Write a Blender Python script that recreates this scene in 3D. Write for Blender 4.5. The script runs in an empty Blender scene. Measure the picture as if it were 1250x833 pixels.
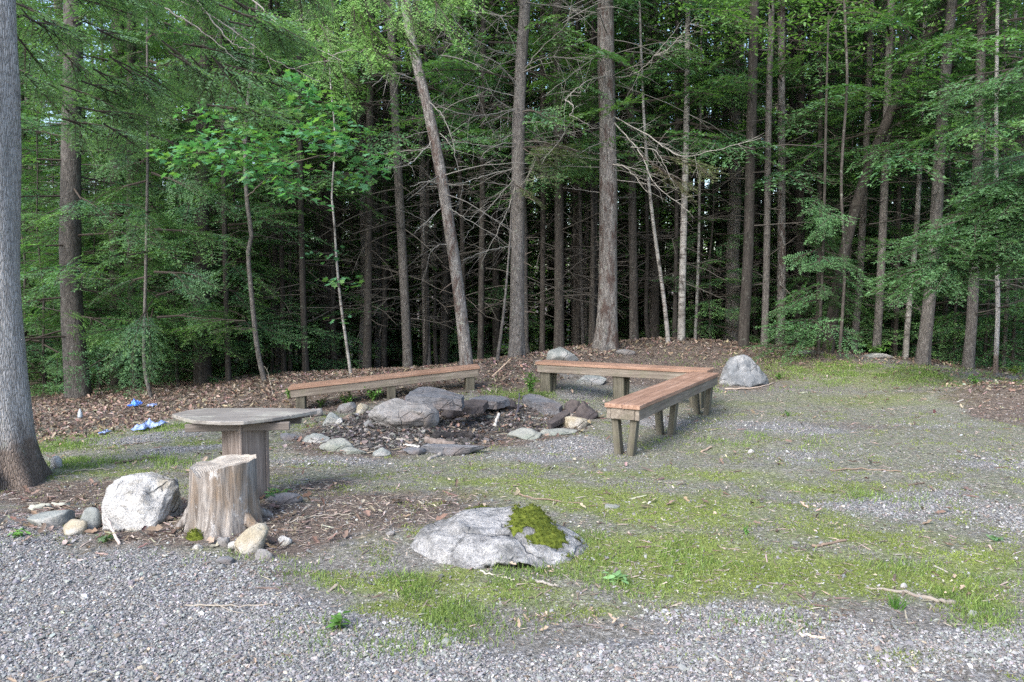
import bpy, math, random
import numpy as np
from mathutils import Vector, Matrix

random.seed(11)
RS = np.random.default_rng(11)
scene = bpy.context.scene
COL = scene.collection
PITCH = math.radians(4.03)
CAM_Z = 1.43
F = 1000.0
CP, SP = math.cos(PITCH), math.sin(PITCH)

# ------------------------------------------------------------------ numeric noise
_LAT = RS.random((256, 256))
def vnoise(x, y):
    x = np.asarray(x, float); y = np.asarray(y, float)
    xi = np.floor(x).astype(int); yi = np.floor(y).astype(int)
    fx = x - xi; fy = y - yi
    fx = fx * fx * (3 - 2 * fx); fy = fy * fy * (3 - 2 * fy)
    a = _LAT[xi % 256, yi % 256]; b = _LAT[(xi + 1) % 256, yi % 256]
    c = _LAT[xi % 256, (yi + 1) % 256]; d = _LAT[(xi + 1) % 256, (yi + 1) % 256]
    return (a * (1 - fx) + b * fx) * (1 - fy) + (c * (1 - fx) + d * fx) * fy
def fbm(x, y, o=4):
    s = 0.0; a = 0.5
    for i in range(o):
        s = s + a * vnoise(x * 2 ** i + 17.3 * i, y * 2 ** i + 5.7 * i); a *= 0.5
    return s / (1 - 0.5 ** o)
def sstep(e0, e1, x):
    t = np.clip((x - e0) / (e1 - e0), 0, 1)
    return t * t * (3 - 2 * t)

# ------------------------------------------------------------------ terrain height
_PX = [-200, 0, 150, 250, 350, 500, 600, 660, 740, 830, 950, 1050, 1150, 1250, 1400]
_YC = [8.5, 9, 10, 11, 11.5, 12, 12.2, 12.5, 13.2, 14, 14, 13.5, 13, 12.5, 12]
_ZC = [-.24, -.22, -.17, -.1, .05, .12, .24, .32, .40, .42, .33, .23, .10, -.02, -.05]
_SL = [.06, .06, .07, .09, .12, .16, .17, .17, .17, .15, .14, .12, .11, .10, .10]
BUMPS = [  # x, y, rx, ry, h
    (-1.15, 7.95, .55, .34, .22),    # ash and soil heap of the fire pit
    (-.35, 8.0, .7, .5, -.06),       # hollow of the pit
    (-.6, 9.2, 1.3, .35, .05),
    (6.1, 9.9, 1.0, .7, .20),        # leaf mulch at the right edge
    (1.9, 14.2, 2.2, 1.0, .05),
    (0.0, 4.45, .9, .35, .03),
    (-1.55, 4.9, .9, .5, .05),
    (-2.75, 10.0, 1.0, .8, -.19),
]
def height(x, y):
    x = np.asarray(x, float); y = np.asarray(y, float)
    px = 625 + 1000 * x / np.maximum(y, 3.0)
    yc = np.interp(px, _PX, _YC); zc = np.interp(px, _PX, _ZC); sl = np.interp(px, _PX, _SL)
    t = np.clip((y - yc + 3.3) / 3.3, 0, 1)
    h = zc * t * t * (3 - 2 * t)
    dd = np.maximum(y - yc, 0)
    drop = sl * (np.sqrt(dd * dd + 1.2) - 1.2 ** .5)
    h = h - 3.2 * (1 - np.exp(-drop / 3.2))
    for bx, by, rx, ry, bh in BUMPS:
        h = h + bh * np.exp(-((x - bx) / rx) ** 2 - ((y - by) / ry) ** 2)
    near = sstep(40, 14, np.hypot(x, y))
    h = h + near * ((fbm(x * .9, y * .9, 3) - .5) * .07 + (fbm(x * 5, y * 5, 3) - .5) * .025)
    return h
def hz(x, y):
    return float(height(np.array([x]), np.array([y]))[0])
def ray(px, py):
    u = (px - 625) / F; v = (416.5 - py) / F
    return Vector((u, CP + v * SP, -SP + v * CP))
def P(px, py, Y):
    d = ray(px, py)
    return Vector((0, 0, CAM_Z)) + d * (Y / d.y)
def G(px, py):
    d = ray(px, py)
    Y = np.arange(2.0, 40, .02)
    t = Y / d.y
    z = CAM_Z + d.z * t
    under = np.nonzero(z <= height(d.x * t, Y))[0]
    if len(under) == 0:
        return P(px, py, 14)
    return P(px, py, float(Y[under[0]]))
def G_at(px, Y):
    x = (px - 625) / F * Y
    return Vector((x, Y, hz(x, Y)))

# ------------------------------------------------------------------ mesh building
class MB:
    def __init__(self):
        self.v = []; self.f3 = []; self.f4 = []; self.c = []; self.n = 0
    def add(self, v, faces, col=(1, 1, 1)):
        v = np.asarray(v, float).reshape(-1, 3)
        f = np.asarray(faces, int)
        if f.ndim == 2 and len(f):
            (self.f3 if f.shape[1] == 3 else self.f4).append(f + self.n)
        c = np.asarray(col, float)
        if c.ndim == 1: c = np.repeat(c[None, :], len(v), 0)
        self.v.append(v); self.c.append(c); self.n += len(v)
    def addmix(self, v, tris, quads, col=(1, 1, 1)):
        n0 = self.n
        self.add(v, tris, col)
        if len(quads): self.f4.append(np.asarray(quads, int) + n0)
    def mesh(self, name, smooth=True):
        V = np.concatenate(self.v); C = np.concatenate(self.c)
        f3 = np.concatenate(self.f3) if self.f3 else np.zeros((0, 3), int)
        f4 = np.concatenate(self.f4) if self.f4 else np.zeros((0, 4), int)
        me = bpy.data.meshes.new(name)
        me.vertices.add(len(V)); me.vertices.foreach_set('co', V.astype(np.float32).ravel())
        loops = np.concatenate([f3.ravel(), f4.ravel()]).astype(np.int32)
        me.loops.add(len(loops)); me.loops.foreach_set('vertex_index', loops)
        me.polygons.add(len(f3) + len(f4))
        st = np.concatenate([np.arange(len(f3)) * 3, len(f3) * 3 + np.arange(len(f4)) * 4]).astype(np.int32)
        me.polygons.foreach_set('loop_start', st)
        me.polygons.foreach_set('use_smooth', np.full(len(st), smooth))
        me.update(calc_edges=True)
        at = me.color_attributes.new('Col', 'FLOAT_COLOR', 'POINT')
        rgba = np.ones((len(V), 4), np.float32); rgba[:, :3] = C
        at.data.foreach_set('color', rgba.ravel())
        return me
    def build(self, name, mat, parent=None, smooth=True):
        me = self.mesh(name, smooth)
        me.materials.append(mat)
        return link(name, me, parent)

def link(name, me, parent=None, loc=None):
    o = bpy.data.objects.new(name, me); COL.objects.link(o)
    if parent is not None: o.parent = parent
    if loc is not None: o.location = loc
    return o
def tag(o, label=None, cat=None, group=None, kind=None):
    if label: o['label'] = label
    if cat: o['category'] = cat
    if group: o['group'] = group
    if kind: o['kind'] = kind
    return o
def thing(name, label, cat, loc=(0, 0, 0), rz=0, group=None):
    o = bpy.data.objects.new(name, None); COL.objects.link(o)
    o.empty_display_size = .1
    o.location = loc; o.rotation_euler = (0, 0, rz)
    return tag(o, label, cat, group)

def tube(mb, pts, rad, sides=6, col=(1, 1, 1), cap=True, wob=0.0, seed=0):
    pts = np.asarray(pts, float); rad = np.asarray(rad, float)
    n = len(pts)
    tg = np.gradient(pts, axis=0); tg /= np.linalg.norm(tg, axis=1)[:, None] + 1e-9
    up = np.array([0., 0, 1]) if abs(tg[0][2]) < .9 else np.array([1., 0, 0])
    a = np.arange(sides) / sides * 2 * math.pi
    V = []
    u = np.cross(up, tg[0]); u /= np.linalg.norm(u)
    for i in range(n):
        u = u - tg[i] * np.dot(u, tg[i]); u /= np.linalg.norm(u) + 1e-9
        w = np.cross(tg[i], u)
        r = rad[i] * np.ones(sides)
        if wob: r = r * (1 + wob * (vnoise(a * 1.6 + seed, np.full(sides, i * .55 + seed)) - .5) * 2)
        V.append(pts[i] + np.outer(np.cos(a) * r, u) + np.outer(np.sin(a) * r, w))
    V = np.concatenate(V)
    i = np.arange(n - 1)[:, None] * sides; j = np.arange(sides)[None, :]; k = (j + 1) % sides
    q = np.stack([i + j, i + k, i + sides + k, i + sides + j], -1).reshape(-1, 4)
    tr = []
    if cap:
        V = np.concatenate([V, pts[:1], pts[-1:]])
        m = n * sides
        tr = [(m, (s + 1) % sides, s) for s in range(sides)] + [(m + 1, m - sides + s, m - sides + (s + 1) % sides) for s in range(sides)]
    mb.addmix(V, np.array(tr, int).reshape(-1, 3), q, col)

def spline(pts, n):
    """Catmull-Rom through pts, n samples."""
    p = np.asarray(pts, float)
    if len(p) < 3:
        t = np.linspace(0, 1, n)[:, None]
        return p[0] * (1 - t) + p[-1] * t
    p = np.concatenate([2 * p[:1] - p[1:2], p, 2 * p[-1:] - p[-2:-1]])
    out = []
    for s in np.linspace(0, len(p) - 3 - 1e-6, n):
        i = int(s); t = s - i
        a, b, c, d = p[i:i + 4]
        out.append(.5 * (2 * b + (c - a) * t + (2 * a - 5 * b + 4 * c - d) * t * t + (3 * b - a - 3 * c + d) * t ** 3))
    return np.array(out)

def box(mb, lo, hi, M=None, col=(1, 1, 1), bev=.004):
    """A bevelled box in local coordinates."""
    import bmesh
    bm = bmesh.new()
    bmesh.ops.create_cube(bm, size=1)
    lo = Vector(lo); hi = Vector(hi)
    for v in bm.verts:
        v.co = Vector([(lo[i] + hi[i]) / 2 + v.co[i] * (hi[i] - lo[i]) for i in range(3)])
    if bev:
        bmesh.ops.bevel(bm, geom=bm.edges[:], offset=bev, segments=1, affect='EDGES', profile=.5)
    bmesh.ops.triangulate(bm, faces=bm.faces[:])
    bm.verts.index_update()
    V = np.array([(M @ v.co if M else v.co)[:] for v in bm.verts])
    Fc = np.array([[v.index for v in f.verts] for f in bm.faces])
    bm.free()
    mb.add(V, Fc, col)

_ico = {}
def ico(sub):
    if sub not in _ico:
        import bmesh
        bm = bmesh.new(); bmesh.ops.create_icosphere(bm, subdivisions=sub, radius=1)
        bm.verts.index_update()
        _ico[sub] = (np.array([v.co[:] for v in bm.verts]), np.array([[v.index for v in f.verts] for f in bm.faces]))
        bm.free()
    return _ico[sub]
def n3(p, s, seed):
    return (vnoise(p[:, 0] * s + seed, p[:, 1] * s + seed * 1.7) + vnoise(p[:, 1] * s + 31 + seed, p[:, 2] * s + seed) + vnoise(p[:, 2] * s + 71, p[:, 0] * s + seed)) / 3 - .5
def rock_shape(sub, seed, cuts=9, rough=.12, power=1.0):
    """A faceted unit boulder: sphere clipped by random planes, roughened."""
    r = np.random.default_rng(seed)
    V, Fc = ico(sub); V = V.copy()
    V = V * (1 + 1.0 * n3(V, 1.3, seed))[:, None]
    for _ in range(cuts):
        nrm = r.normal(size=3); nrm /= np.linalg.norm(nrm)
        d = r.uniform(.55, .85)
        over = V @ nrm - d
        V = V - np.outer(np.maximum(over, 0) * .93, nrm)
    V = V * (1 + rough * 1.6 * n3(V, 4, seed + 5) + rough * n3(V, 10, seed + 9))[:, None]
    lo = V.min(0); hi = V.max(0)
    return (V - (lo + hi) / 2) / ((hi - lo) / 2), Fc
# ------------------------------------------------------------------ materials
class NT:
    def __init__(self, name):
        self.m = bpy.data.materials.new(name); self.m.use_nodes = True
        self.t = self.m.node_tree; self.t.nodes.clear()
        self.out = self.n('ShaderNodeOutputMaterial')
    def n(self, typ, **kw):
        nd = self.t.nodes.new(typ)
        for k, v in kw.items():
            if k.startswith('_'): setattr(nd, k[1:], v)
            else: nd.inputs[k.replace('__', ' ')].default_value = v
        return nd
    def l(self, a, b): self.t.links.new(a, b)
    def coord(self, kind='Object', scale=(1, 1, 1)):
        tc = self.n('ShaderNodeTexCoord'); mp = self.n('ShaderNodeMapping')
        mp.inputs['Scale'].default_value = scale
        self.l(tc.outputs[kind], mp.inputs['Vector']); return mp.outputs[0]
    def noise(self, vec, scale, detail=4, rough=.6, dist=0):
        nd = self.n('ShaderNodeTexNoise', Scale=scale, Detail=detail, Roughness=rough, Distortion=dist)
        self.l(vec, nd.inputs['Vector']); return nd.outputs['Fac']
    def vor(self, vec, scale, out='Distance', feature='F1'):
        nd = self.n('ShaderNodeTexVoronoi', Scale=scale); nd.feature = feature
        self.l(vec, nd.inputs['Vector']); return nd.outputs[out]
    def ramp(self, fac, stops):
        nd = self.n('ShaderNodeValToRGB'); el = nd.color_ramp.elements
        while len(el) < len(stops): el.new(.5)
        for e, (p, c) in zip(el, stops):
            e.position = p; e.color = (c[0], c[1], c[2], 1) if hasattr(c, '__len__') else (c, c, c, 1)
        self.l(fac, nd.inputs['Fac']); return nd.outputs['Color']
    def mix(self, fac, a, b, mode='MIX'):
        nd = self.n('ShaderNodeMix', _data_type='RGBA', _blend_type=mode)
        for v, i in ((fac, 0), (a, 6), (b, 7)):
            if hasattr(v, 'links'): self.l(v, nd.inputs[i])
            elif i == 0: nd.inputs[0].default_value = v
            else: nd.inputs[i].default_value = (*v, 1) if len(v) == 3 else v
        return nd.outputs[2]
    def math(self, op, a, b=None, c=None):
        nd = self.n('ShaderNodeMath', _operation=op)
        for i, v in enumerate((a, b, c)):
            if v is None: continue
            if hasattr(v, 'links'): self.l(v, nd.inputs[i])
            else: nd.inputs[i].default_value = v
        return nd.outputs[0]
    def bump(self, h, dist, strength=1.0, prev=None):
        nd = self.n('ShaderNodeBump', Strength=strength, Distance=dist)
        self.l(h, nd.inputs['Height'])
        if prev is not None: self.l(prev, nd.inputs['Normal'])
        return nd.outputs[0]
    def principled(self, col, rough=.85, normal=None, spec=.25):
        b = self.n('ShaderNodeBsdfPrincipled')
        b.inputs['Specular IOR Level'].default_value = spec
        if hasattr(col, 'links'): self.l(col, b.inputs['Base Color'])
        else: b.inputs['Base Color'].default_value = (*col, 1)
        if hasattr(rough, 'links'): self.l(rough, b.inputs['Roughness'])
        else: b.inputs['Roughness'].default_value = rough
        if normal is not None: self.l(normal, b.inputs['Normal'])
        self.l(b.outputs[0], self.out.inputs['Surface']); return b
    def attr(self, name='Col', out='Color'):
        nd = self.n('ShaderNodeAttribute'); nd.attribute_name = name; return nd.outputs[out]
    def rnd(self):
        return self.n('ShaderNodeObjectInfo').outputs['Random']

def mat_bark(name, lo, mid, hi, zs=.18, patch=None, scale=26, depth=.012, foot=None, crackw=.3):
    k = NT(name); v = k.coord('Object', (1, 1, zs))
    v1 = k.coord('Object')
    fine = k.noise(v, scale, 5, .65, .3)
    big = k.noise(v1, 2.3, 4, .6)
    crack = k.vor(k.coord('Object', (1, 1, .16)), scale * 1.9, 'Distance', 'DISTANCE_TO_EDGE')
    col = k.ramp(fine, [(.28, lo), (.5, mid), (.74, hi)])
    col = k.mix(k.math('MULTIPLY', big, .55), col, mid)
    if patch:
        pf = k.ramp(k.noise(k.coord('Object', (1, 1, .35)), 9, 5, .7, .4), [(.5, 0.0), (.6, 1.0)])
        col = k.mix(pf, col, patch)
    if crackw > .5:
        col = k.mix(k.ramp(crack, [(.02, .35), (.10, 0.0)]), col, lo)
    if foot:
        so = k.n('ShaderNodeSeparateXYZ'); k.l(v1, so.inputs[0])
        ff = k.math('SUBTRACT', k.math('MULTIPLY_ADD', big, 1.1, -.12), so.outputs['Z'])
        col = k.mix(k.ramp(ff, [(.0, 0.0), (.16, .85)]), col, foot)
    lich = k.ramp(k.noise(v1, 14, 5, .75), [(.58, 0.0), (.7, .55)])
    col = k.mix(lich, col, (.27, .30, .25))
    tone = k.math('MULTIPLY_ADD', k.rnd(), .5, .75)
    sc = k.n('ShaderNodeVectorMath', _operation='SCALE'); k.l(col, sc.inputs[0]); k.l(tone, sc.inputs['Scale'])
    hgt = k.math('ADD', fine, k.math('MULTIPLY', k.ramp(crack, [(0, 0.0), (.16, 1.0)]), crackw))
    k.principled(sc.outputs[0], .9, k.bump(hgt, depth, 1.0), .15)
    return k.m

def mat_birch(name):
    k = NT(name)
    band = k.noise(k.coord('Object', (1, 1, 9)), 4, 4, .7, .5)
    blot = k.noise(k.coord('Object', (1, 1, .8)), 7, 5, .7)
    col = k.ramp(k.noise(k.coord('Object', (1, 1, .6)), 5, 4), [(.3, (.13, .12, .11)), (.6, (.31, .30, .28))])
    col = k.mix(k.ramp(band, [(.52, 0.0), (.64, 1.0)]), col, (.09, .075, .065))
    col = k.mix(k.ramp(blot, [(.52, 0.0), (.63, 1.0)]), col, (.055, .05, .045))
    k.principled(col, .8, k.bump(band, .006, .8), .2)
    return k.m

def mat_leaf(name, trans=.38, rough=.6, var=.35):
    k = NT(name)
    col = k.attr()
    v = k.coord('Object')
    nz = k.noise(v, 3.0, 2, .5)
    f = k.math('MULTIPLY_ADD', nz, var * 2, 1 - var)
    f = k.math('MULTIPLY', f, k.math('MULTIPLY_ADD', k.rnd(), .35, .82))
    sc = k.n('ShaderNodeVectorMath', _operation='SCALE'); k.l(col, sc.inputs[0]); k.l(f, sc.inputs['Scale'])
    b = k.principled(sc.outputs[0], rough, None, .25)
    tr = k.n('ShaderNodeBsdfTranslucent')
    tc = k.mix(1.0, sc.outputs[0], (1.25, 1.45, .55), 'MULTIPLY'); k.l(tc, tr.inputs['Color'])
    mx = k.n('ShaderNodeMixShader'); mx.inputs[0].default_value = trans
    k.l(b.outputs[0], mx.inputs[1]); k.l(tr.outputs[0], mx.inputs[2]); k.l(mx.outputs[0], k.out.inputs['Surface'])
    return k.m

def mat_attr(name, rough=.9, spec=.2, nscale=30, var=.35):
    k = NT(name); v = k.coord('Object')
    f = k.math('MULTIPLY_ADD', k.noise(v, nscale, 4, .7), var * 2, 1 - var)
    sc = k.n('ShaderNodeVectorMath', _operation='SCALE'); k.l(k.attr(), sc.inputs[0]); k.l(f, sc.inputs['Scale'])
    k.principled(sc.outputs[0], rough, None, spec)
    return k.m

def mat_rock(name, lo, hi, speck=(.06, .06, .06), tint=None, spk=.5, scale=7, bumpd=.012, layer=None):
    k = NT(name); v = k.coord('Object')
    a = k.noise(v, scale, 6, .7, .2)
    col = k.ramp(a, [(.3, lo), (.68, hi)])
    if tint:
        col = k.mix(k.ramp(k.noise(v, scale * .45, 4, .65), [(.48, 0.0), (.62, .8)]), col, tint)
    s = k.noise(v, 75, 3, .7)
    col = k.mix(k.ramp(s, [(spk, 0.0), (spk + .12, .5)]), col, speck)
    dv = k.n('ShaderNodeTexNoise', Scale=4.0, Detail=3.0); k.l(v, dv.inputs['Vector'])
    av = k.n('ShaderNodeVectorMath', _operation='MULTIPLY_ADD'); k.l(dv.outputs['Color'], av.inputs[0]); av.inputs[1].default_value = (.16, .16, .16); k.l(v, av.inputs[2])
    cr = k.vor(av.outputs[0], 4.2, 'Distance', 'DISTANCE_TO_EDGE')
    crk = k.math('MULTIPLY', k.ramp(cr, [(.004, 1.0), (.03, 0.0)]), k.ramp(k.noise(v, 3.1, 2), [(.46, 0.0), (.56, 1.0)]))
    col = k.mix(k.math('MULTIPLY', crk, .42), col, speck)
    blot = k.ramp(k.noise(v, 17, 5, .75), [(.55, 0.0), (.68, .65)])
    col = k.mix(blot, col, tuple(.55 * q for q in lo))
    hgt = k.math('ADD', a, k.math('MULTIPLY', s, .25))
    hgt = k.math('SUBTRACT', hgt, k.math('MULTIPLY', crk, .5))
    if layer:
        hgt = k.math('ADD', hgt, k.math('MULTIPLY', k.noise(k.coord('Object', (1, 1, layer)), 5, 4, .6), 1.2))
    k.principled(col, .9, k.bump(hgt, bumpd, 1.0), .2)
    return k.m

def mat_wood(name, lo, mid, hi, axis=0, ring=30, rough=.85, bumpd=.003, green=None):
    k = NT(name)
    sc = [ring, ring, ring]; sc[axis] = 1.3
    v = k.coord('Object', tuple(sc))
    g = k.noise(v, 1.6, 5, .65, .8)
    big = k.noise(k.coord('Object'), 3.2, 4, .65)
    col = k.ramp(g, [(.3, lo), (.52, mid), (.72, hi)])
    col = k.mix(k.math('MULTIPLY', k.ramp(big, [(.4, 0.0), (.7, 1.0)]), .6), col, lo)
    if green:
        col = k.mix(k.ramp(k.noise(k.coord('Object'), 4.7, 5, .7), [(.5, 0.0), (.68, .7)]), col, green)
    k.principled(col, rough, k.bump(g, bumpd, .9), .25)
    return k.m

M = {}
M['bark_grey'] = mat_bark('grey bark', (.22, .205, .195), (.42, .405, .39), (.58, .56, .545), .07, None, 46, .016, (.15, .11, .085), .6)
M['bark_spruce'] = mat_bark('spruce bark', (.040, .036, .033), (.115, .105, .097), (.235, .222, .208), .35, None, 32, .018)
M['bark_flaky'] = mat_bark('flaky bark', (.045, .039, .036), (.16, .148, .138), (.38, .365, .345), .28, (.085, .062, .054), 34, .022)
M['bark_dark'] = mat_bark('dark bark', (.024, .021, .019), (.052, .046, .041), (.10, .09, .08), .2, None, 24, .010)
M['birch'] = mat_birch('birch bark')
M['dead'] = mat_attr('dead twig', .9, .15, 25, .35)
M['needle'] = mat_leaf('conifer needles', .36, .55, .3)
M['broadleaf'] = mat_leaf('broad leaves', .42, .5, .25)
M['herb'] = mat_leaf('green herb leaves', .35, .55, .25)
M['grass'] = mat_leaf('grass blades', .30, .6, .25)
M['litter'] = mat_attr('fallen leaves', .85, .25, 40, .35)
M['gravel'] = mat_attr('gravel stone', .85, .25, 120, .25)
M['granite_white'] = mat_rock('white granite', (.23, .225, .215), (.54, .535, .52), (.10, .10, .095), (.25, .215, .15), .53, 7, .04)
M['granite_pale'] = mat_rock('pale speckled granite', (.17, .17, .17), (.42, .415, .41), (.06, .06, .062), (.10, .102, .10), .50, 13, .035)
M['granite_grey'] = mat_rock('grey granite', (.11, .107, .105), (.27, .262, .255), (.05, .048, .047), (.15, .13, .12), .52, 8, .02)
M['granite_blue'] = mat_rock('blue grey boulder', (.10, .108, .115), (.25, .258, .268), (.055, .055, .055), (.40, .39, .375), .55, 5, .03)
M['granite_green'] = mat_rock('lichen grey granite', (.13, .14, .135), (.27, .285, .27), (.07, .07, .065), (.32, .305, .29), .56, 6, .02)
M['slate'] = mat_rock('bluish slab stone', (.075, .077, .084), (.175, .178, .19), (.045, .045, .045), (.125, .105, .097), .58, 6, .018, 6)
M['scorched'] = mat_rock('scorched red brown stone', (.035, .031, .031), (.115, .096, .09), (.04, .035, .035), (.05, .045, .05), .56, 7, .014)
M['ochre'] = mat_rock('ochre stone', (.20, .17, .12), (.37, .335, .26), (.14, .11, .08), (.38, .365, .34), .6, 8, .02)
M['pale_green'] = mat_rock('pale greenish flat stone', (.14, .146, .132), (.285, .29, .265), (.12, .12, .11), (.16, .18, .15), .6, 6, .018)
M['charcoal'] = mat_rock('charred wood', (.012, .011, .011), (.05, .045, .045), (.02, .02, .02), None, .6, 14, .02)
M['seat_red'] = mat_wood('red brown stained board', (.15, .088, .060), (.275, .168, .118), (.40, .275, .21), 0, 26, .72, .0025)
M['rail'] = mat_wood('weathered grey board', (.10, .082, .066), (.185, .158, .13), (.28, .25, .21), 0, 26, .85, .003, (.115, .11, .075))
M['leg'] = mat_wood('weathered green grey leg timber', (.05, .045, .035), (.098, .09, .068), (.16, .148, .118), 2, 26, .88, .003, (.12, .125, .06))
M['table_top'] = mat_wood('silver weathered boards', (.11, .10, .09), (.205, .19, .172), (.31, .295, .275), 0, 22, .85, .004, (.33, .33, .28))
M['table_under'] = mat_wood('dark grey cleat', (.09, .078, .068), (.15, .13, .115), (.23, .205, .185), 0, 24, .88, .003)
M['post'] = mat_wood('grey brown post boards', (.095, .075, .064), (.185, .155, .138), (.30, .262, .238), 2, 20, .88, .004)
M['log_end'] = mat_wood('grey log', (.12, .11, .105), (.24, .225, .21), (.36, .34, .32), 0, 20, .9, .006)

def mat_stump():
    k = NT('weathered stump wood')
    v = k.coord('Object', (1, 1, .07))
    g = k.noise(v, 34, 6, .68, .35)
    col = k.ramp(g, [(.28, (.06, .049, .042)), (.48, (.175, .158, .143)), (.62, (.30, .278, .257)), (.78, (.38, .35, .31))])
    col = k.mix(k.ramp(k.noise(k.coord('Object', (1, 1, .35)), 6, 4, .6), [(.50, 0.0), (.64, .6)]), col, (.20, .135, .08))
    col = k.mix(k.ramp(k.noise(k.coord('Object', (1, 1, .5)), 9, 5, .7), [(.60, 0.0), (.66, .85)]), col, (.46, .445, .43))
    k.principled(col, .92, k.bump(g, .016, 1.0), .15)
    return k.m
M['stump'] = mat_stump()
def mat_cut():
    k = NT('pale cut wood')
    v = k.coord('Object', (1, 1, 0)); g = k.noise(k.coord('Object'), 16, 5, .7)
    ln = k.n('ShaderNodeVectorMath', _operation='LENGTH'); k.l(v, ln.inputs[0])
    rad = k.math('ADD', ln.outputs['Value'], k.math('MULTIPLY', k.noise(v, 9, 3), .05))
    ring = k.math('MULTIPLY_ADD', k.math('SINE', k.math('MULTIPLY', rad, 520)), .5, .5)
    col = k.ramp(g, [(.3, (.23, .205, .175)), (.7, (.43, .40, .355))])
    col = k.mix(k.math('MULTIPLY', ring, .45), col, (.17, .14, .11))
    col = k.mix(k.ramp(k.noise(v, 11, 4, .7), [(.52, 0.0), (.66, .7)]), col, (.13, .11, .095))
    k.principled(col, .92, k.bump(k.math('ADD', g, k.math('MULTIPLY', ring, .3)), .006), .15)
    return k.m
M['cut'] = mat_cut()
def mat_moss():
    k = NT('moss'); v = k.coord('Object')
    a = k.noise(v, 28, 5, .7)
    col = k.ramp(a, [(.3, (.045, .06, .012)), (.55, (.105, .13, .02)), (.75, (.20, .225, .045))])
    k.principled(col, .95, k.bump(a, .02), .1)
    return k.m
M['moss'] = mat_moss()
def mat_tarp():
    k = NT('blue plastic sheet'); v = k.coord('Object')
    a = k.noise(v, 9, 4, .6)
    col = k.ramp(a, [(.35, (.03, .13, .62)), (.62, (.10, .26, .75)), (.8, (.40, .52, .85))])
    k.principled(col, .4, k.bump(a, .01), .5)
    return k.m
M['tarp'] = mat_tarp()
def mat_pale_tarp():
    k = NT('pale blue plastic sheet'); v = k.coord('Object')
    a = k.noise(v, 12, 4, .6)
    col = k.ramp(a, [(.35, (.13, .20, .44)), (.6, (.24, .32, .54)), (.8, (.44, .49, .62))])
    k.principled(col, .4, k.bump(a, .01), .5)
    return k.m
M['pale_tarp'] = mat_pale_tarp()

def mat_ground():
    k = NT('clearing ground')
    v = k.coord('Object')
    A = k.attr('Col'); sep = k.n('ShaderNodeSeparateColor'); k.l(A, sep.inputs[0])
    mg, mm, ml = sep.outputs[0], sep.outputs[1], sep.outputs[2]      # gravel, moss, leaf mould
    n1 = k.noise(v, 1.7, 5, .65); n2 = k.noise(v, 9, 5, .7); n3_ = k.noise(v, 42, 4, .7); n4 = k.noise(v, 160, 3, .7)
    # grey gritty soil under everything
    soil = k.ramp(n3_, [(.30, (.075, .069, .060)), (.52, (.175, .166, .150)), (.70, (.34, .330, .31))])
    cell = k.vor(v, 95, 'Color'); cs = k.n('ShaderNodeSeparateColor'); k.l(cell, cs.inputs[0])
    edge = k.vor(v, 95, 'Distance')
    grav = k.ramp(cs.outputs[0], [(0, (.10, .10, .105)), (.45, (.19, .19, .20)), (.8, (.29, .29, .295)), (1, (.50, .495, .49))])
    grav = k.mix(k.ramp(edge, [(.35, 0.0), (.75, .6)]), grav, (.09, .085, .08))
    mossc = k.ramp(n3_, [(.28, (.085, .095, .034)), (.5, (.165, .20, .055)), (.72, (.28, .335, .088))])
    mossc = k.mix(k.ramp(n2, [(.45, 0.0), (.7, .6)]), mossc, (.095, .13, .04))
    mould = k.ramp(n3_, [(.28, (.045, .036, .031)), (.5, (.11, .088, .074)), (.74, (.25, .21, .175))])
    # scattered pale and dark flecks
    def th(mask, w, lo, hi):
        s = k.math('ADD', mask, k.math('MULTIPLY', k.math('SUBTRACT', w, .5), 1.7))
        return k.ramp(s, [(lo, 0.0), (hi, 1.0)])
    mixn = k.math('ADD', k.math('MULTIPLY', n2, .6), k.math('MULTIPLY', n3_, .4))
    mixm = k.math('ADD', k.math('MULTIPLY', n2, .5), k.math('MULTIPLY', n4, .5))
    col = k.mix(th(ml, mixn, .34, .58), soil, mould)
    col = k.mix(th(mg, mixn, .34, .56), col, grav)
    col = k.mix(k.math('MULTIPLY', th(mm, mixm, .30, .85), .92), col, mossc)
    fl = k.vor(v, 38, 'Color'); fs = k.n('ShaderNodeSeparateColor'); k.l(fl, fs.inputs[0])
    fd = k.vor(v, 38, 'Distance')
    ash = k.attr('Ash', 'Fac')
    ashc = k.ramp(n3_, [(.3, (.022, .020, .020)), (.52, (.065, .058, .055)), (.74, (.19, .175, .165))])
    col = k.mix(th(ash, mixn, .34, .6), col, ashc)
    isf = k.math('MULTIPLY', k.math('GREATER_THAN', fs.outputs[0], .66), k.math('LESS_THAN', fd, .30))
    fcol = k.ramp(fs.outputs[1], [(0, (.07, .06, .05)), (.4, (.20, .175, .15)), (.75, (.38, .345, .31)), (1, (.52, .50, .47))])
    col = k.mix(k.math('MULTIPLY', isf, .8), col, fcol)
    hgt = k.math('ADD', k.math('MULTIPLY', n3_, .8), k.math('MULTIPLY', n4, .5))
    hgt = k.math('ADD', hgt, k.math('MULTIPLY', k.math('SUBTRACT', 1.0, edge), .4))
    k.principled(col, .95, k.bump(hgt, .016, 1.0), .12)
    return k.m
M['ground'] = mat_ground()
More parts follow.
